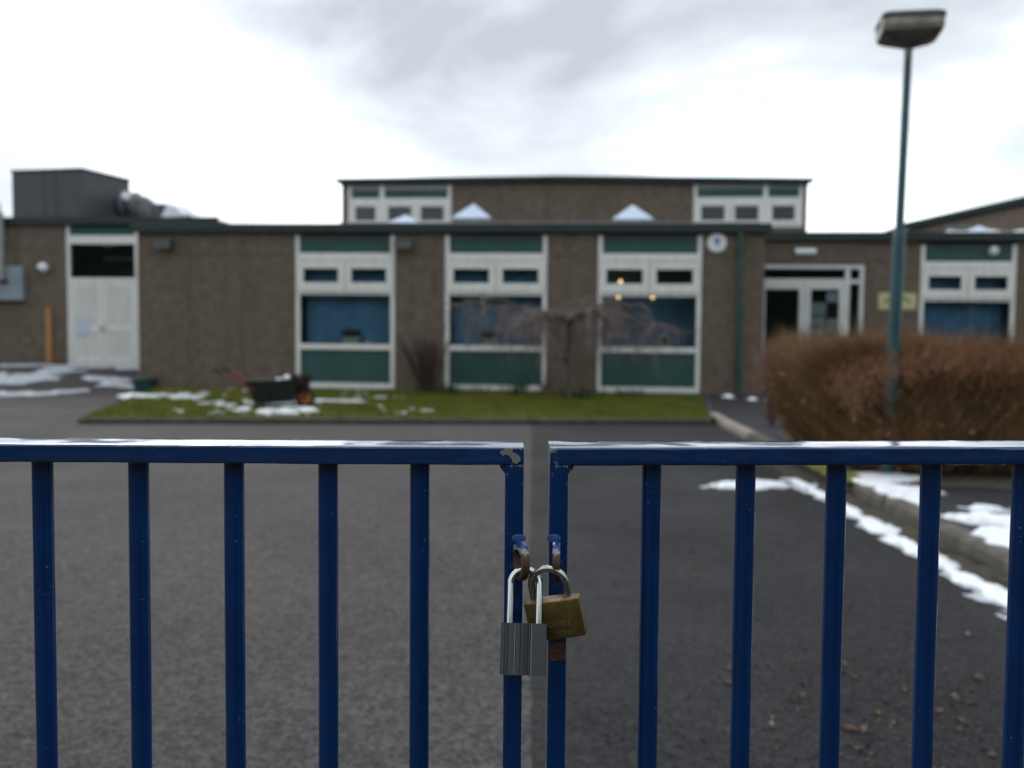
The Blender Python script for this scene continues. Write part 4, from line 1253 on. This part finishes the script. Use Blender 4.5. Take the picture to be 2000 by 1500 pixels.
# weeping tree -------------------------------------------------------
tr = thing('weeping_tree', 'small bare weeping tree with drooping twigs before the windows', 'tree', (.98, 17.1, .06))
trn = np.random.RandomState(14)
MB().tube([(0, 0, -.05), (.02, 0, .35), (-.01, .02, .75), (.03, 0, 1.1), (.0, 0, 1.42)], [.045, .033, .030, .034, .045], 10).build('trunk', 'bark', tr, True)
MB().lathe([(.01, -.05), (.06, -.03), (.07, .02), (.04, .06), (.01, .07)], 10, 'z', (-.05, -.03, .78)).build('burr', 'bark', tr, True)
arms = [
    [(0, 0, 1.40), (-.30, -.1, 1.46), (-.75, -.2, 1.56), (-1.15, -.25, 1.78), (-1.45, -.3, 1.80), (-1.9, -.3, 1.64)],
    [(0, 0, 1.40), (-.35, .15, 1.52), (-.8, .3, 1.62), (-1.3, .4, 1.62), (-1.75, .45, 1.35)],
    [(0, 0, 1.40), (-.2, -.35, 1.50), (-.45, -.8, 1.56), (-.7, -1.1, 1.42), (-.85, -1.25, 1.1)],
    [(0, 0, 1.40), (.30, -.1, 1.55), (.62, -.15, 1.72), (.85, -.2, 1.78), (1.15, -.25, 1.55), (1.55, -.3, 1.38), (2.0, -.3, 1.22)],
    [(0, 0, 1.40), (.35, .2, 1.50), (.75, .4, 1.58), (1.2, .55, 1.45), (1.5, .6, 1.2)],
    [(0, 0, 1.40), (.2, -.4, 1.55), (.45, -.8, 1.6), (.65, -1.1, 1.4), (.75, -1.3, 1.1)],
    [(0, 0, 1.40), (.05, .5, 1.55), (.0, .95, 1.6), (-.1, 1.3, 1.3)],
]
bp_ = []; 
for arm in arms:
    n = len(arm)
    MB().tube(arm, [.042 * (1 - .8 * i / (n - 1)) + .004 for i in range(n)], 8).build('branch', 'bark', tr, True)
    for _ in range(17):
        f = trn.uniform(.12, 1) * (n - 1); i = min(int(f), n - 2); q = f - i
        p = np.array(arm[i]) * (1 - q) + np.array(arm[i + 1]) * q
        side = np.array([trn.normal(0, .30) + .10 * np.sign(p[0]), trn.normal(0, .30), trn.uniform(.02, .12)])
        L = trn.uniform(.35, 1.0)
        pts = [p, p + side * .6, p + side + np.array([0, 0, -L * .35]), p + side * 1.25 + np.array([0, 0, -L])]
        if pts[-1][2] < .1: continue
        MB().tube(pts, [.010, .008, .005, .002], 5).build('twig', 'twig', tr)
        bp_.append(pts)
idx = trn.randint(0, len(bp_), 3200); BP = np.array(bp_)[idx]; tt = trn.uniform(0, .95, 3200) * 3
ii = np.minimum(tt.astype(int), 2); q = (tt - ii)[:, None]
base = BP[np.arange(3200), ii] * (1 - q) + BP[np.arange(3200), ii + 1] * q
d = trn.normal(0, .6, (3200, 3)) + np.array([0, 0, -.15])
V, Fq = strands(trn, base, d, trn.uniform(.15, .45, 3200), trn.uniform(.6, 1.2, 3200) * .0033, np.tile(np.array([0, 0, -.45]), (3200, 1)), 3)
raw('fine_twigs', V, Fq, 'twig', tr)['kind'] = 'stuff'

# bulb foliage clumps at the wall foot
def clump(label, x, y, n, w, seed, H=.26):
    r = random.Random(seed)
    t = thing('leaf_clump', label, 'plant', (x, y, .06))
    for i in range(n):
        a = r.uniform(0, 6.28); rr = r.uniform(0, w); h = r.uniform(.6, 1) * H; dx, dy = math.cos(a), math.sin(a)
        bx, by = dx * rr, dy * rr * .5; l = r.uniform(.02, .14)
        MB().add([(bx - dy * .010, by + dx * .010, 0), (bx + dy * .010, by - dx * .010, 0), (bx + dx * l * .3 + dy * .012, by + dy * l * .3 - dx * .012, h * .65),
                  (bx + dx * l, by + dy * l, h), (bx + dx * l * .3 - dy * .012, by + dy * l * .3 + dx * .012, h * .65)], [(0, 1, 2, 3, 4)]).build('leaf', 'bulbleaf', t)
clump('wide dark leafy clump at the wall left of the middle window', -1.15, 18.35, 46, .75, 3)
clump('dark leafy clump below the middle of the second window', .05, 18.2, 26, .28, 4, .34)
clump('dark leafy clump at the foot of the weeping tree', 1.25, 17.35, 34, .42, 5)
clump('small dark leafy clump below the right tall window', 2.2, 18.2, 18, .3, 6, .2)

# ================================================================== WHEELBARROW AND TUB
wb = thing('wheelbarrow', 'old dark wheelbarrow planter with red handles and orange wheel', 'wheelbarrow', (-3.26, 15.2, .075), rad(4))
# axle at x=0, handles towards -x
tray = loft([ring(.30, .20, .0, .05), ring(.40, .29, .34, .06), ring(.41, .30, .36, .06)])
tv = [(x - .46 + (-.0 if z < .1 else (-.02)), y, z * 1.0 + .075 + .02 * (x / .4)) for x, y, z in tray.v]
tray.v = tv
tray.build('tray', 'barrow', wb, True, angle=50)
for s in (-1, 1):
    MB().tube([(.0, .09 * s, .155), (-.30, .17 * s, .20), (-.80, .25 * s, .30), (-1.02, .27 * s, .44), (-1.22, .28 * s, .545)], .021, 10).build('handle_bar', 'red', wb, True)
    MB().tube([(-1.20, .28 * s, .535), (-1.33, .285 * s, .60)], .026, 10).build('grip', 'rubber', wb, True)
    MB().tube([(-.62, .22 * s, .27), (-.72, .24 * s, .02), (-.60, .24 * s, .0), (-.55, .22 * s, .25)], .016, 8).build('leg', 'rubber', wb, True)
    MB().tube([(.02, .07 * s, .15), (.06, .10 * s, .30), (-.08, .16 * s, .46)], .018, 8).build('front_stay', 'reddish', wb, True)
MB().torus(.125, .035, 'y', (0, 0, .155), 28, 10).build('tyre', 'rubber', wb, True)
MB().lathe([(.02, -.035), (.098, -.03), (.098, .03), (.02, .035)], 24, 'y', (0, 0, .155)).build('wheel_rim', 'orange', wb)
MB().tube([(0, -.10, .155), (0, .10, .155)], .014, 8).build('axle', 'rubber', wb)
box('compost', 'soil', wb, -.82, -.12, -.24, .24, .34, .435, .02)
shrub('barrow_plant', 'dark reddish bare plant growing over the barrow front end', (-3.28, 15.14, .30), .30, .44, 3200, 'reddish', 18, .005, 9)
def lump(name, label, loc, r_, seed, sq=(1, 1, .7)):
    bm = bmesh.new(); bmesh.ops.create_icosphere(bm, subdivisions=3, radius=r_)
    rr = np.random.RandomState(seed); o3 = rr.rand(3) * 20
    for v in bm.verts:
        k = 1 + .35 * (float(fnoise(v.co.x / r_ * 1.3 + o3[0], v.co.y / r_ * 1.3 + v.co.z / r_ + o3[1], 3)) - .5)
        v.co = Vector((v.co.x * sq[0], v.co.y * sq[1], v.co.z * sq[2])) * k
    me = bpy.data.meshes.new(name); bm.to_mesh(me); bm.free()
    o = link(me, name, 'snow', None, True); o.location = loc
    return tag(o, label, 'snow', 'snow lumps on the wheelbarrow')
lump('snow_lump', 'larger white snow lump on top of the wheelbarrow', (-3.50, 15.12, .525), .085, 2)
lump('snow_lump', 'smaller white snow lump on top of the wheelbarrow', (-3.64, 15.08, .495), .060, 3)

tb = thing('garden_tub', 'low dark teal tub against the classroom wall corner', 'tub', fac(-7.03, -.24, .03), PSI)
loft([ring(.17, .13, .0, .03), ring(.20, .16, .21, .04)]).build('tub', 'tub', tb, True, angle=50)
loft([ring(.215, .175, .205, .04), ring(.215, .175, .245, .04), ring(.19, .15, .255, .04)]).build('lid', 'tub', tb, True, angle=50)

# ================================================================== FALLEN LEAVES
lr = random.Random(31)
def leaf_mesh(L, W, curl):
    m = MB(); n = 6; vs = []
    for i in range(n + 1):
        t = i / n; w = W * math.sin(math.pi * min(1, t * .96 + .02)) ** .8
        z = curl * math.sin(math.pi * t) + .002
        vs += [((t - .5) * L, -w, z + curl * .7), ((t - .5) * L, 0, z), ((t - .5) * L, w, z + curl * .9)]
    fs = []
    for i in range(n):
        fs += [(i * 3, i * 3 + 1, i * 3 + 4, i * 3 + 3), (i * 3 + 1, i * 3 + 2, i * 3 + 5, i * 3 + 4)]
    return m.add(vs, fs)
protos = []
for L, W, c, mt in ((.062, .011, .010, 'leaf_a'), (.045, .015, .008, 'leaf_b'), (.05, .012, .012, 'leaf_c'), (.036, .012, .006, 'leaf_a'), (.055, .018, .006, 'leaf_b')):
    me = bpy.data.meshes.new('fallen_leaf'); mm = leaf_mesh(L, W, c); me.from_pydata(mm.v, [], mm.f); me.materials.append(M[mt])
    protos.append(me)
spots = [(1.20, 3.19, 0), (2.03, 4.22, 2), (1.08, 5.78, 0), (.91, 3.97, 3), (1.35, 3.83, 0), (1.13, 3.05, 4), (1.02, 4.05, 0), (.95, 4.5, 3), (1.30, 3.75, 4), (.35, 5.4, 3), (-.62, 3.2, 3), (-.05, 3.9, 3), (.62, 6.4, 0), (1.0, 5.2, 1)]
for i in range(30):
    a = lr.random()
    spots.append((lr.gauss(1.45, .28) if a < .7 else lr.uniform(.3, 2.2), lr.uniform(2.85, 3.7) if a < .7 else lr.uniform(3.2, 6.5), lr.randrange(5)))
for x, y, k_ in spots:
    o = bpy.data.objects.new('fallen_leaf', protos[k_]); COL.objects.link(o)
    o.location = (x, y, float(ground_h(x, y)) + .003); s = lr.uniform(.55, 1.0)
    o.scale = (s, s, s); o.rotation_euler = (lr.uniform(-.2, .2), lr.uniform(-.2, .2), lr.uniform(0, 6.28))
    tag(o, 'small dry brown leaf lying on the dark drive behind the gate', 'leaf', 'fallen leaves on the drive')
# crumbled litter between the leaves
cr = np.random.RandomState(6); n = 1500
x = np.where(cr.rand(n) < .7, cr.normal(1.4, .38, n), cr.uniform(.1, 2.5, n)); yv = 2.7 + cr.gamma(1.6, .55, n)
a = cr.uniform(0, 6.28, n); s = cr.uniform(.003, .010, n)
P = np.stack([x, yv, ground_h(x, yv) + .003], 1)
A = np.stack([np.cos(a) * s, np.sin(a) * s, 0 * s], 1); B = np.stack([-np.sin(a) * s * .5, np.cos(a) * s * .5, cr.uniform(0, .003, n)], 1)
V = np.stack([P - A, P - B, P + A, P + B + np.array([0, 0, .003])], 1).reshape(-1, 3)
o = raw('leaf_litter', V, np.arange(len(V)).reshape(-1, 4), 'leaf_b')
tag(o, 'crumbled brown leaf litter scattered over the dark drive', 'litter', kind='stuff')

# ================================================================== UNSEEN HEDGE added behind the viewpoint to darken reflections in the panes
rh = np.random.RandomState(2)
rhedge = thing('added_hedge', 'tall dark green hedge added behind the viewpoint to darken window reflections', 'hedge', (0, -15, 0))
nu, nv = 120, 10
vs = []; fs = []
for i in range(nu + 1):
    xx = -60 + 120 * i / nu
    hh = 7.0 + 3.0 * (float(fnoise(xx * .25, 3.1, 4)) - .5)
    for j in range(nv + 1):
        a = math.pi * j / nv
        yy = 1.3 * math.cos(a) * (1 + .4 * (float(fnoise(xx * .8, j * .7, 3)) - .5)); zz = hh * math.sin(a) ** .6 * (1 + .1 * (float(fnoise(xx * 1.1, j + 9, 3)) - .5))
        vs.append((xx, yy, zz if 0 < j < nv else -.1))
for i in range(nu):
    for j in range(nv):
        q_ = i * (nv + 1) + j
        fs.append((q_, q_ + 1, q_ + nv + 2, q_ + nv + 1))
MB().add(vs, fs).build('hedge_mass', 'evergreen', rhedge)
N = 30000
hx_ = rh.uniform(-40, 40, N); ha = rh.uniform(.02, .98, N) * math.pi
hh = 7.0 + 3.0 * (fnoise(hx_ * .25, 3.1 + 0 * hx_, 4) - .5)
P = np.stack([hx_, 1.38 * np.cos(ha), hh * np.sin(ha) ** .6], 1) + rh.normal(0, .12, (N, 3))
A = rh.normal(0, .06, (N, 3)); B = rh.normal(0, .06, (N, 3))
raw('leaves', np.stack([P, P + A, P + B], 1).reshape(-1, 3), np.arange(3 * N).reshape(-1, 3), 'evergreen', rhedge)['kind'] = 'stuff'

# ================================================================== GATE
YF = 0.944            # near face of the gate
DEP = 0.050           # rail depth
ZT = 1.2317           # near top edge
def noisy_sweep(profile, length_axis, a0, a1, n, amp, freq, seed, closed_caps=True):
    """sweep a closed profile of (p, q) along one axis with slight hand-painted unevenness"""
    m = MB(); k = len(profile); vs = []
    nrm = []
    for i in range(k):
        p0 = Vector(profile[i - 1]); p1 = Vector(profile[(i + 1) % k]); t = (p1 - p0)
        nv = Vector((t.y, -t.x)); nv.normalize(); nrm.append(nv)
    for s in range(n + 1):
        a = a0 + (a1 - a0) * s / n
        for i in range(k):
            h = (float(fnoise(a * freq + seed * 7.7, i * .33 + seed, 3)) - .5) * 2 * amp
            p = profile[i][0] + nrm[i].x * h; q_ = profile[i][1] + nrm[i].y * h
            vs.append((a, p, q_) if length_axis == 'x' else (p, q_, a))
    fs = [(s * k + i, s * k + (i + 1) % k, (s + 1) * k + (i + 1) % k, (s + 1) * k + i) for s in range(n) for i in range(k)]
    fs += [tuple(range(k - 1, -1, -1)), tuple(range(n * k, (n + 1) * k))]
    return m.add(vs, fs)
def round_rect_prof(a0, a1, b0, b1, r, n=4, sub=5):
    pts = []
    cs = ((a1 - r, b1 - r, 0), (a0 + r, b1 - r, 90), (a0 + r, b0 + r, 180), (a1 - r, b0 + r, 270))
    for ci, (cx, cy, s) in enumerate(cs):
        arc = [(cx + r * math.cos(rad(s + 90 * i / n)), cy + r * math.sin(rad(s + 90 * i / n))) for i in range(n + 1)]
        pts += arc
        nx_ = cs[(ci + 1) % 4]; s2 = nx_[2]
        e0 = arc[-1]; e1 = (nx_[0] + r * math.cos(rad(s2)), nx_[1] + r * math.sin(rad(s2)))
        for j in range(1, sub):
            pts.append((e0[0] + (e1[0] - e0[0]) * j / sub, e0[1] + (e1[1] - e0[1]) * j / sub))
    return pts

def make_gate(name, label, side, xs_bars, x_stile, tilt, yaw, x_far, seed):
    t = thing(name, label, 'gate', (x_stile, YF, 0))
    t.rotation_euler = (rad(-.35), 0, yaw)
    inner = .0                                   # local x = 0 at the meeting stile centre
    hw = .0092
    rise = math.tan(tilt)
    # top rail: slightly crowned towards the near side
    xa, xb = (x_far, hw) if side < 0 else (-hw, x_far)
    rail_h = .0180
    prof = []
    for p, q_ in round_rect_prof(0, DEP, -rail_h, 0, .0022):
        q2 = q_ + (.0013 * (p / DEP) if q_ > -.006 else 0)
        prof.append((p, q2))
    mb = noisy_sweep(prof, 'x', xa, xb, 190, .00046, 30, seed)
    mb.v = [(x, y, z + ZT + (x * rise)) for x, y, z in mb.v]
    mb.build('top_rail', 'gate_rail', t, True, angle=45)
    # meeting stile
    st = noisy_sweep(round_rect_prof(-hw, hw, 0, DEP, .0018), 'z', .12, ZT - rail_h + .0005, 90, .00022, 22, seed + 1)
    st.build('meeting_stile', 'gate_bar', t, True, angle=45)
    # corner weld
    s = side
    MB().prism([(s * hw, ZT - rail_h + .002), (s * (hw + .0065), ZT - rail_h + .002), (s * (hw + .0045), ZT - rail_h - .0035), (s * (hw + .001), ZT - rail_h - .0075), (s * hw, ZT - rail_h - .009)][::(1 if s > 0 else -1)],
               .004, DEP - .004, 'y').build('corner_weld', 'gate_rail', t)
    # bottom rail, hinge stile, post
    xh = x_far
    MB().box(min(xa, xb), max(xa, xb), 0, DEP, .085, .12).build('bottom_rail', 'gate_rail', t)
    MB().box(xh - .02, xh + .02, -.001, DEP + .001, .12, ZT - rail_h + xh * rise).build('hinge_stile', 'gate_bar', t)
    px = xh + s * .09
    MB().box(px - .05, px + .05, -.025, DEP + .025, -.3, 1.42).build('hinge_post', 'gate_bar', t, bevel=.004)
    for z in (.25, 1.05):
        MB().box(min(xh, px), max(xh, px), .01, .04, z, z + .04).build('hinge', 'gate_rail', t)
    # bars
    n = 18; r = .0101
    for i, xb_ in enumerate(xs_bars):
        prof = [(xb_ + r * math.cos(2 * math.pi * k / n), DEP * .5 + r * math.sin(2 * math.pi * k / n)) for k in range(n)][::-1]
        b_ = noisy_sweep(prof, 'z', .115, ZT - rail_h + .004 + xb_ * rise, 80, .00030, 24, seed + 3 + i)
        b_.build('bar', 'gate_round', t, True, angle=60)
        MB().torus(r + .0008, .0016, 'z', (xb_, DEP * .5, ZT - rail_h + xb_ * rise - .0006), 20, 6).build('bar_weld', 'gate_rail', t, True)
    return t

SB = (YF + DEP * .5) / YF
xl = .0033; xr = .0475
lb = [v * SB - xl for v in (-.4603, -.3664, -.2728, -.1802, -.0898)] + [(-.4603 - .0935 * k) * SB - xl for k in range(1, 9)]
rb = [v * SB - xr for v in (.1391, .2322, .3220, .4155, .5068)] + [(.5068 + .0925 * k) * SB - xr for k in range(1, 8)]
gl = make_gate('gate', 'left leaf of the blue barred metal gate with chipped corner', -1, lb, xl, 0.0, rad(0.9), -1.42, 2)
gr = make_gate('gate', 'right leaf of the blue barred metal gate with rust band', 1, rb, xr, rad(.62), 0.0, 1.38, 40)

# bare metal chip on the left leaf's corner
chip = [(-.0122, -.0008), (-.0190, -.0045), (-.0160, -.0082), (-.0120, -.0068), (-.0095, -.0084), (-.0070, -.0110), (-.0062, -.0140), (-.0022, -.0165), (.0022, -.0128),
        (.0012, -.0090), (-.0020, -.0058), (-.0062, -.0048), (-.0058, -.0008)]
MB().prism([(x * 1.0 + .004, z + ZT) for x, z in chip], -.00055, .001, 'y').build('bare_patch', 'bare', gl)
# rust band on the right leaf's stile
rp = [(-.0088, 1.019), (-.005, 1.0175), (.001, 1.018), (.0086, 1.0186), (.0088, 1.034), (.006, 1.0372), (.001, 1.0362), (-.004, 1.0378), (-.0088, 1.0352)]
MB().prism(rp, -.0005, .001, 'y').build('rust_band', 'rustband', gr)

# locking lugs: rings standing out from each stile
def lug(parent, lx, z, yaw):
    n = 30; Ro, Ri, th = .0192, .0122, .0036
    m = MB(); vs = []
    for i in range(n):
        a = 2 * math.pi * i / n
        for (rr, xx) in ((Ro - .0008, -th), (Ro, -th + .001), (Ro, th - .001), (Ro - .0008, th), (Ri + .0006, th), (Ri, th - .001), (Ri, -th + .001), (Ri + .0006, -th)):
            vs.append((xx, rr * math.cos(a), rr * math.sin(a) * (1.0 if rr > .015 else .92)))
    fs = [(i * 8 + j, ((i + 1) % n) * 8 + j, ((i + 1) % n) * 8 + (j + 1) % 8, i * 8 + (j + 1) % 8) for i in range(n) for j in range(8)]
    o = m.add(vs, fs).build('locking_lug', 'eye', parent, True, angle=50)
    o.location = (lx, -.0122, z); o.rotation_euler = (0, 0, yaw)
    bm = bmesh.new(); bmesh.ops.create_icosphere(bm, subdivisions=3, radius=1)
    for v in bm.verts:
        k = 1 + .4 * (float(fnoise(v.co.x * 2 + lx * 90, v.co.z * 2 + v.co.y, 3)) - .5)
        v.co = Vector((v.co.x * .0068 * k, v.co.y * .0008 * k, v.co.z * .0046 * k))
    me = bpy.data.meshes.new('weld'); bm.to_mesh(me); bm.free()
    w = link(me, 'weld', 'weld', parent, True); w.location = (lx - .002, 0, z + .0195)
lug(gl, .0068, 1.1212, rad(16))
lug(gr, -.0024, 1.1216, rad(-3))

# ================================================================== PADLOCKS
def shackle_path(half, leg, n=18, drop=.006):
    pts = [(-half, 0, -drop), (-half, 0, leg * .5)]
    pts += [(half * math.cos(math.pi - math.pi * i / n), 0, leg + half * math.sin(math.pi * i / n)) for i in range(n + 1)]
    pts += [(half, 0, leg * .5), (half, 0, -drop)]
    return pts
# grey lock
g_ = thing('padlock', 'grey ribbed padlock with long bright shackle hanging in front', 'padlock', (.01375, .9175, 1.0655), rot=(rad(-18.5), rad(.6), rad(-2)))
W2, T2, H2 = .0212, .0095, .0478
prof = [(-W2, -T2)]
def notch(x, w, d): return [(x - w, -T2), (x - w * .35, -T2 + d), (x + w * .35, -T2 + d), (x + w, -T2)]
for x, w, d in ((-.0178, .0006, .0007), (-.0150, .0006, .0007), (-.0082, .0008, .0012), (-.0030, .0006, .0009), (.0002, .0005, .0008), (.0022, .0005, .0008), (.0042, .0008, .0013), (.0066, .0006, .001)):
    prof += notch(x, w, d)
prof += [(W2, -T2), (W2 + .0008, -T2 + .0014), (W2 + .0008, T2 - .002), (W2 - .001, T2), (-W2 + .001, T2), (-W2 - .0006, T2 - .002), (-W2 - .0006, -T2 + .0012)]
MB().prism(prof, -H2, 0, 'z').build('body', 'lockgrey', g_)
MB().prism([(-.0087, -T2 - .0002), (-.0080, -T2 - .0002), (-.0080, -T2 + .001), (-.0087, -T2 + .001)], -H2 + .0003, -.0003, 'z').build('rib_line', 'lockline', g_)
MB().prism([(.0070, -T2 - .0002), (.0077, -T2 - .0002), (.0077, -T2 + .001), (.0070, -T2 + .001)], -H2 + .0003, -.0003, 'z').build('rib_line', 'lockline', g_)
MB().tube(shackle_path(.0140, .0372), .0033, 16).build('shackle', 'chrome', g_, True)
# brass lock
b_ = thing('padlock', 'brass padlock tilted behind the grey one on the right stile', 'padlock', (.0405, .9285, 1.0865), rot=(rad(9), rad(-10.6), rad(-13)))
n = 16; W3, T3, H3 = .0275, .0088, .0385
front = [(-W3 + 2 * W3 * i / n, -T3 + .0026 * (abs(-1 + 2 * i / n) ** 2.2)) for i in range(n + 1)]
back = [(W3 - 2 * W3 * i / n, T3 - .0026 * (abs(1 - 2 * i / n) ** 2.2)) for i in range(n + 1)]
body = MB().prism(front + back, -H3, 0, 'z')
body.build('body', 'brass', b_, True, bevel=.0009, angle=35)
top = [(x * .955, y * .86) for x, y in front + back]
MB().prism(top, .00002, .0004, 'z').build('top_plate', 'brassrust', b_)
MB().tube(shackle_path(.0172, .0145), .0035, 16).build('shackle', 'oldsteel', b_, True)
def lettering(txt, size, x, z, yfun, parent):
    cu = bpy.data.curves.new('lettering', 'FONT'); cu.body = txt; cu.size = size; cu.align_x = 'CENTER'; cu.align_y = 'CENTER'
    cu.extrude = .00018; cu.resolution_u = 3; cu.offset = -.00002; cu.space_character = 1.12
    tmp = bpy.data.objects.new('tmp', cu); COL.objects.link(tmp)
    dg = bpy.context.evaluated_depsgraph_get()
    me = bpy.data.meshes.new_from_object(tmp.evaluated_get(dg))
    bpy.data.objects.remove(tmp); bpy.data.curves.remove(cu)
    for v in me.vertices:
        X, Z, Yv = v.co.x + x, v.co.y + z, v.co.z
        v.co = Vector((X, yfun(X) - Yv - .00004, Z))
    me.materials.clear()
    o = link(me, 'lettering', 'brass_mark', parent)
    return o
M['brass_mark'] = simple('worn_brass_stamping', (0.28, 0.22, 0.10), 0.35, 0.3, 200, metallic=0.6, bs=0)
yf = lambda X: -T3 + .0026 * abs(X / W3) ** 2.2
lettering('SQUIRE', .0078, .0022, -.0225, yf, b_)
lettering('CP60', .0068, .0095, -.0325, yf, b_)
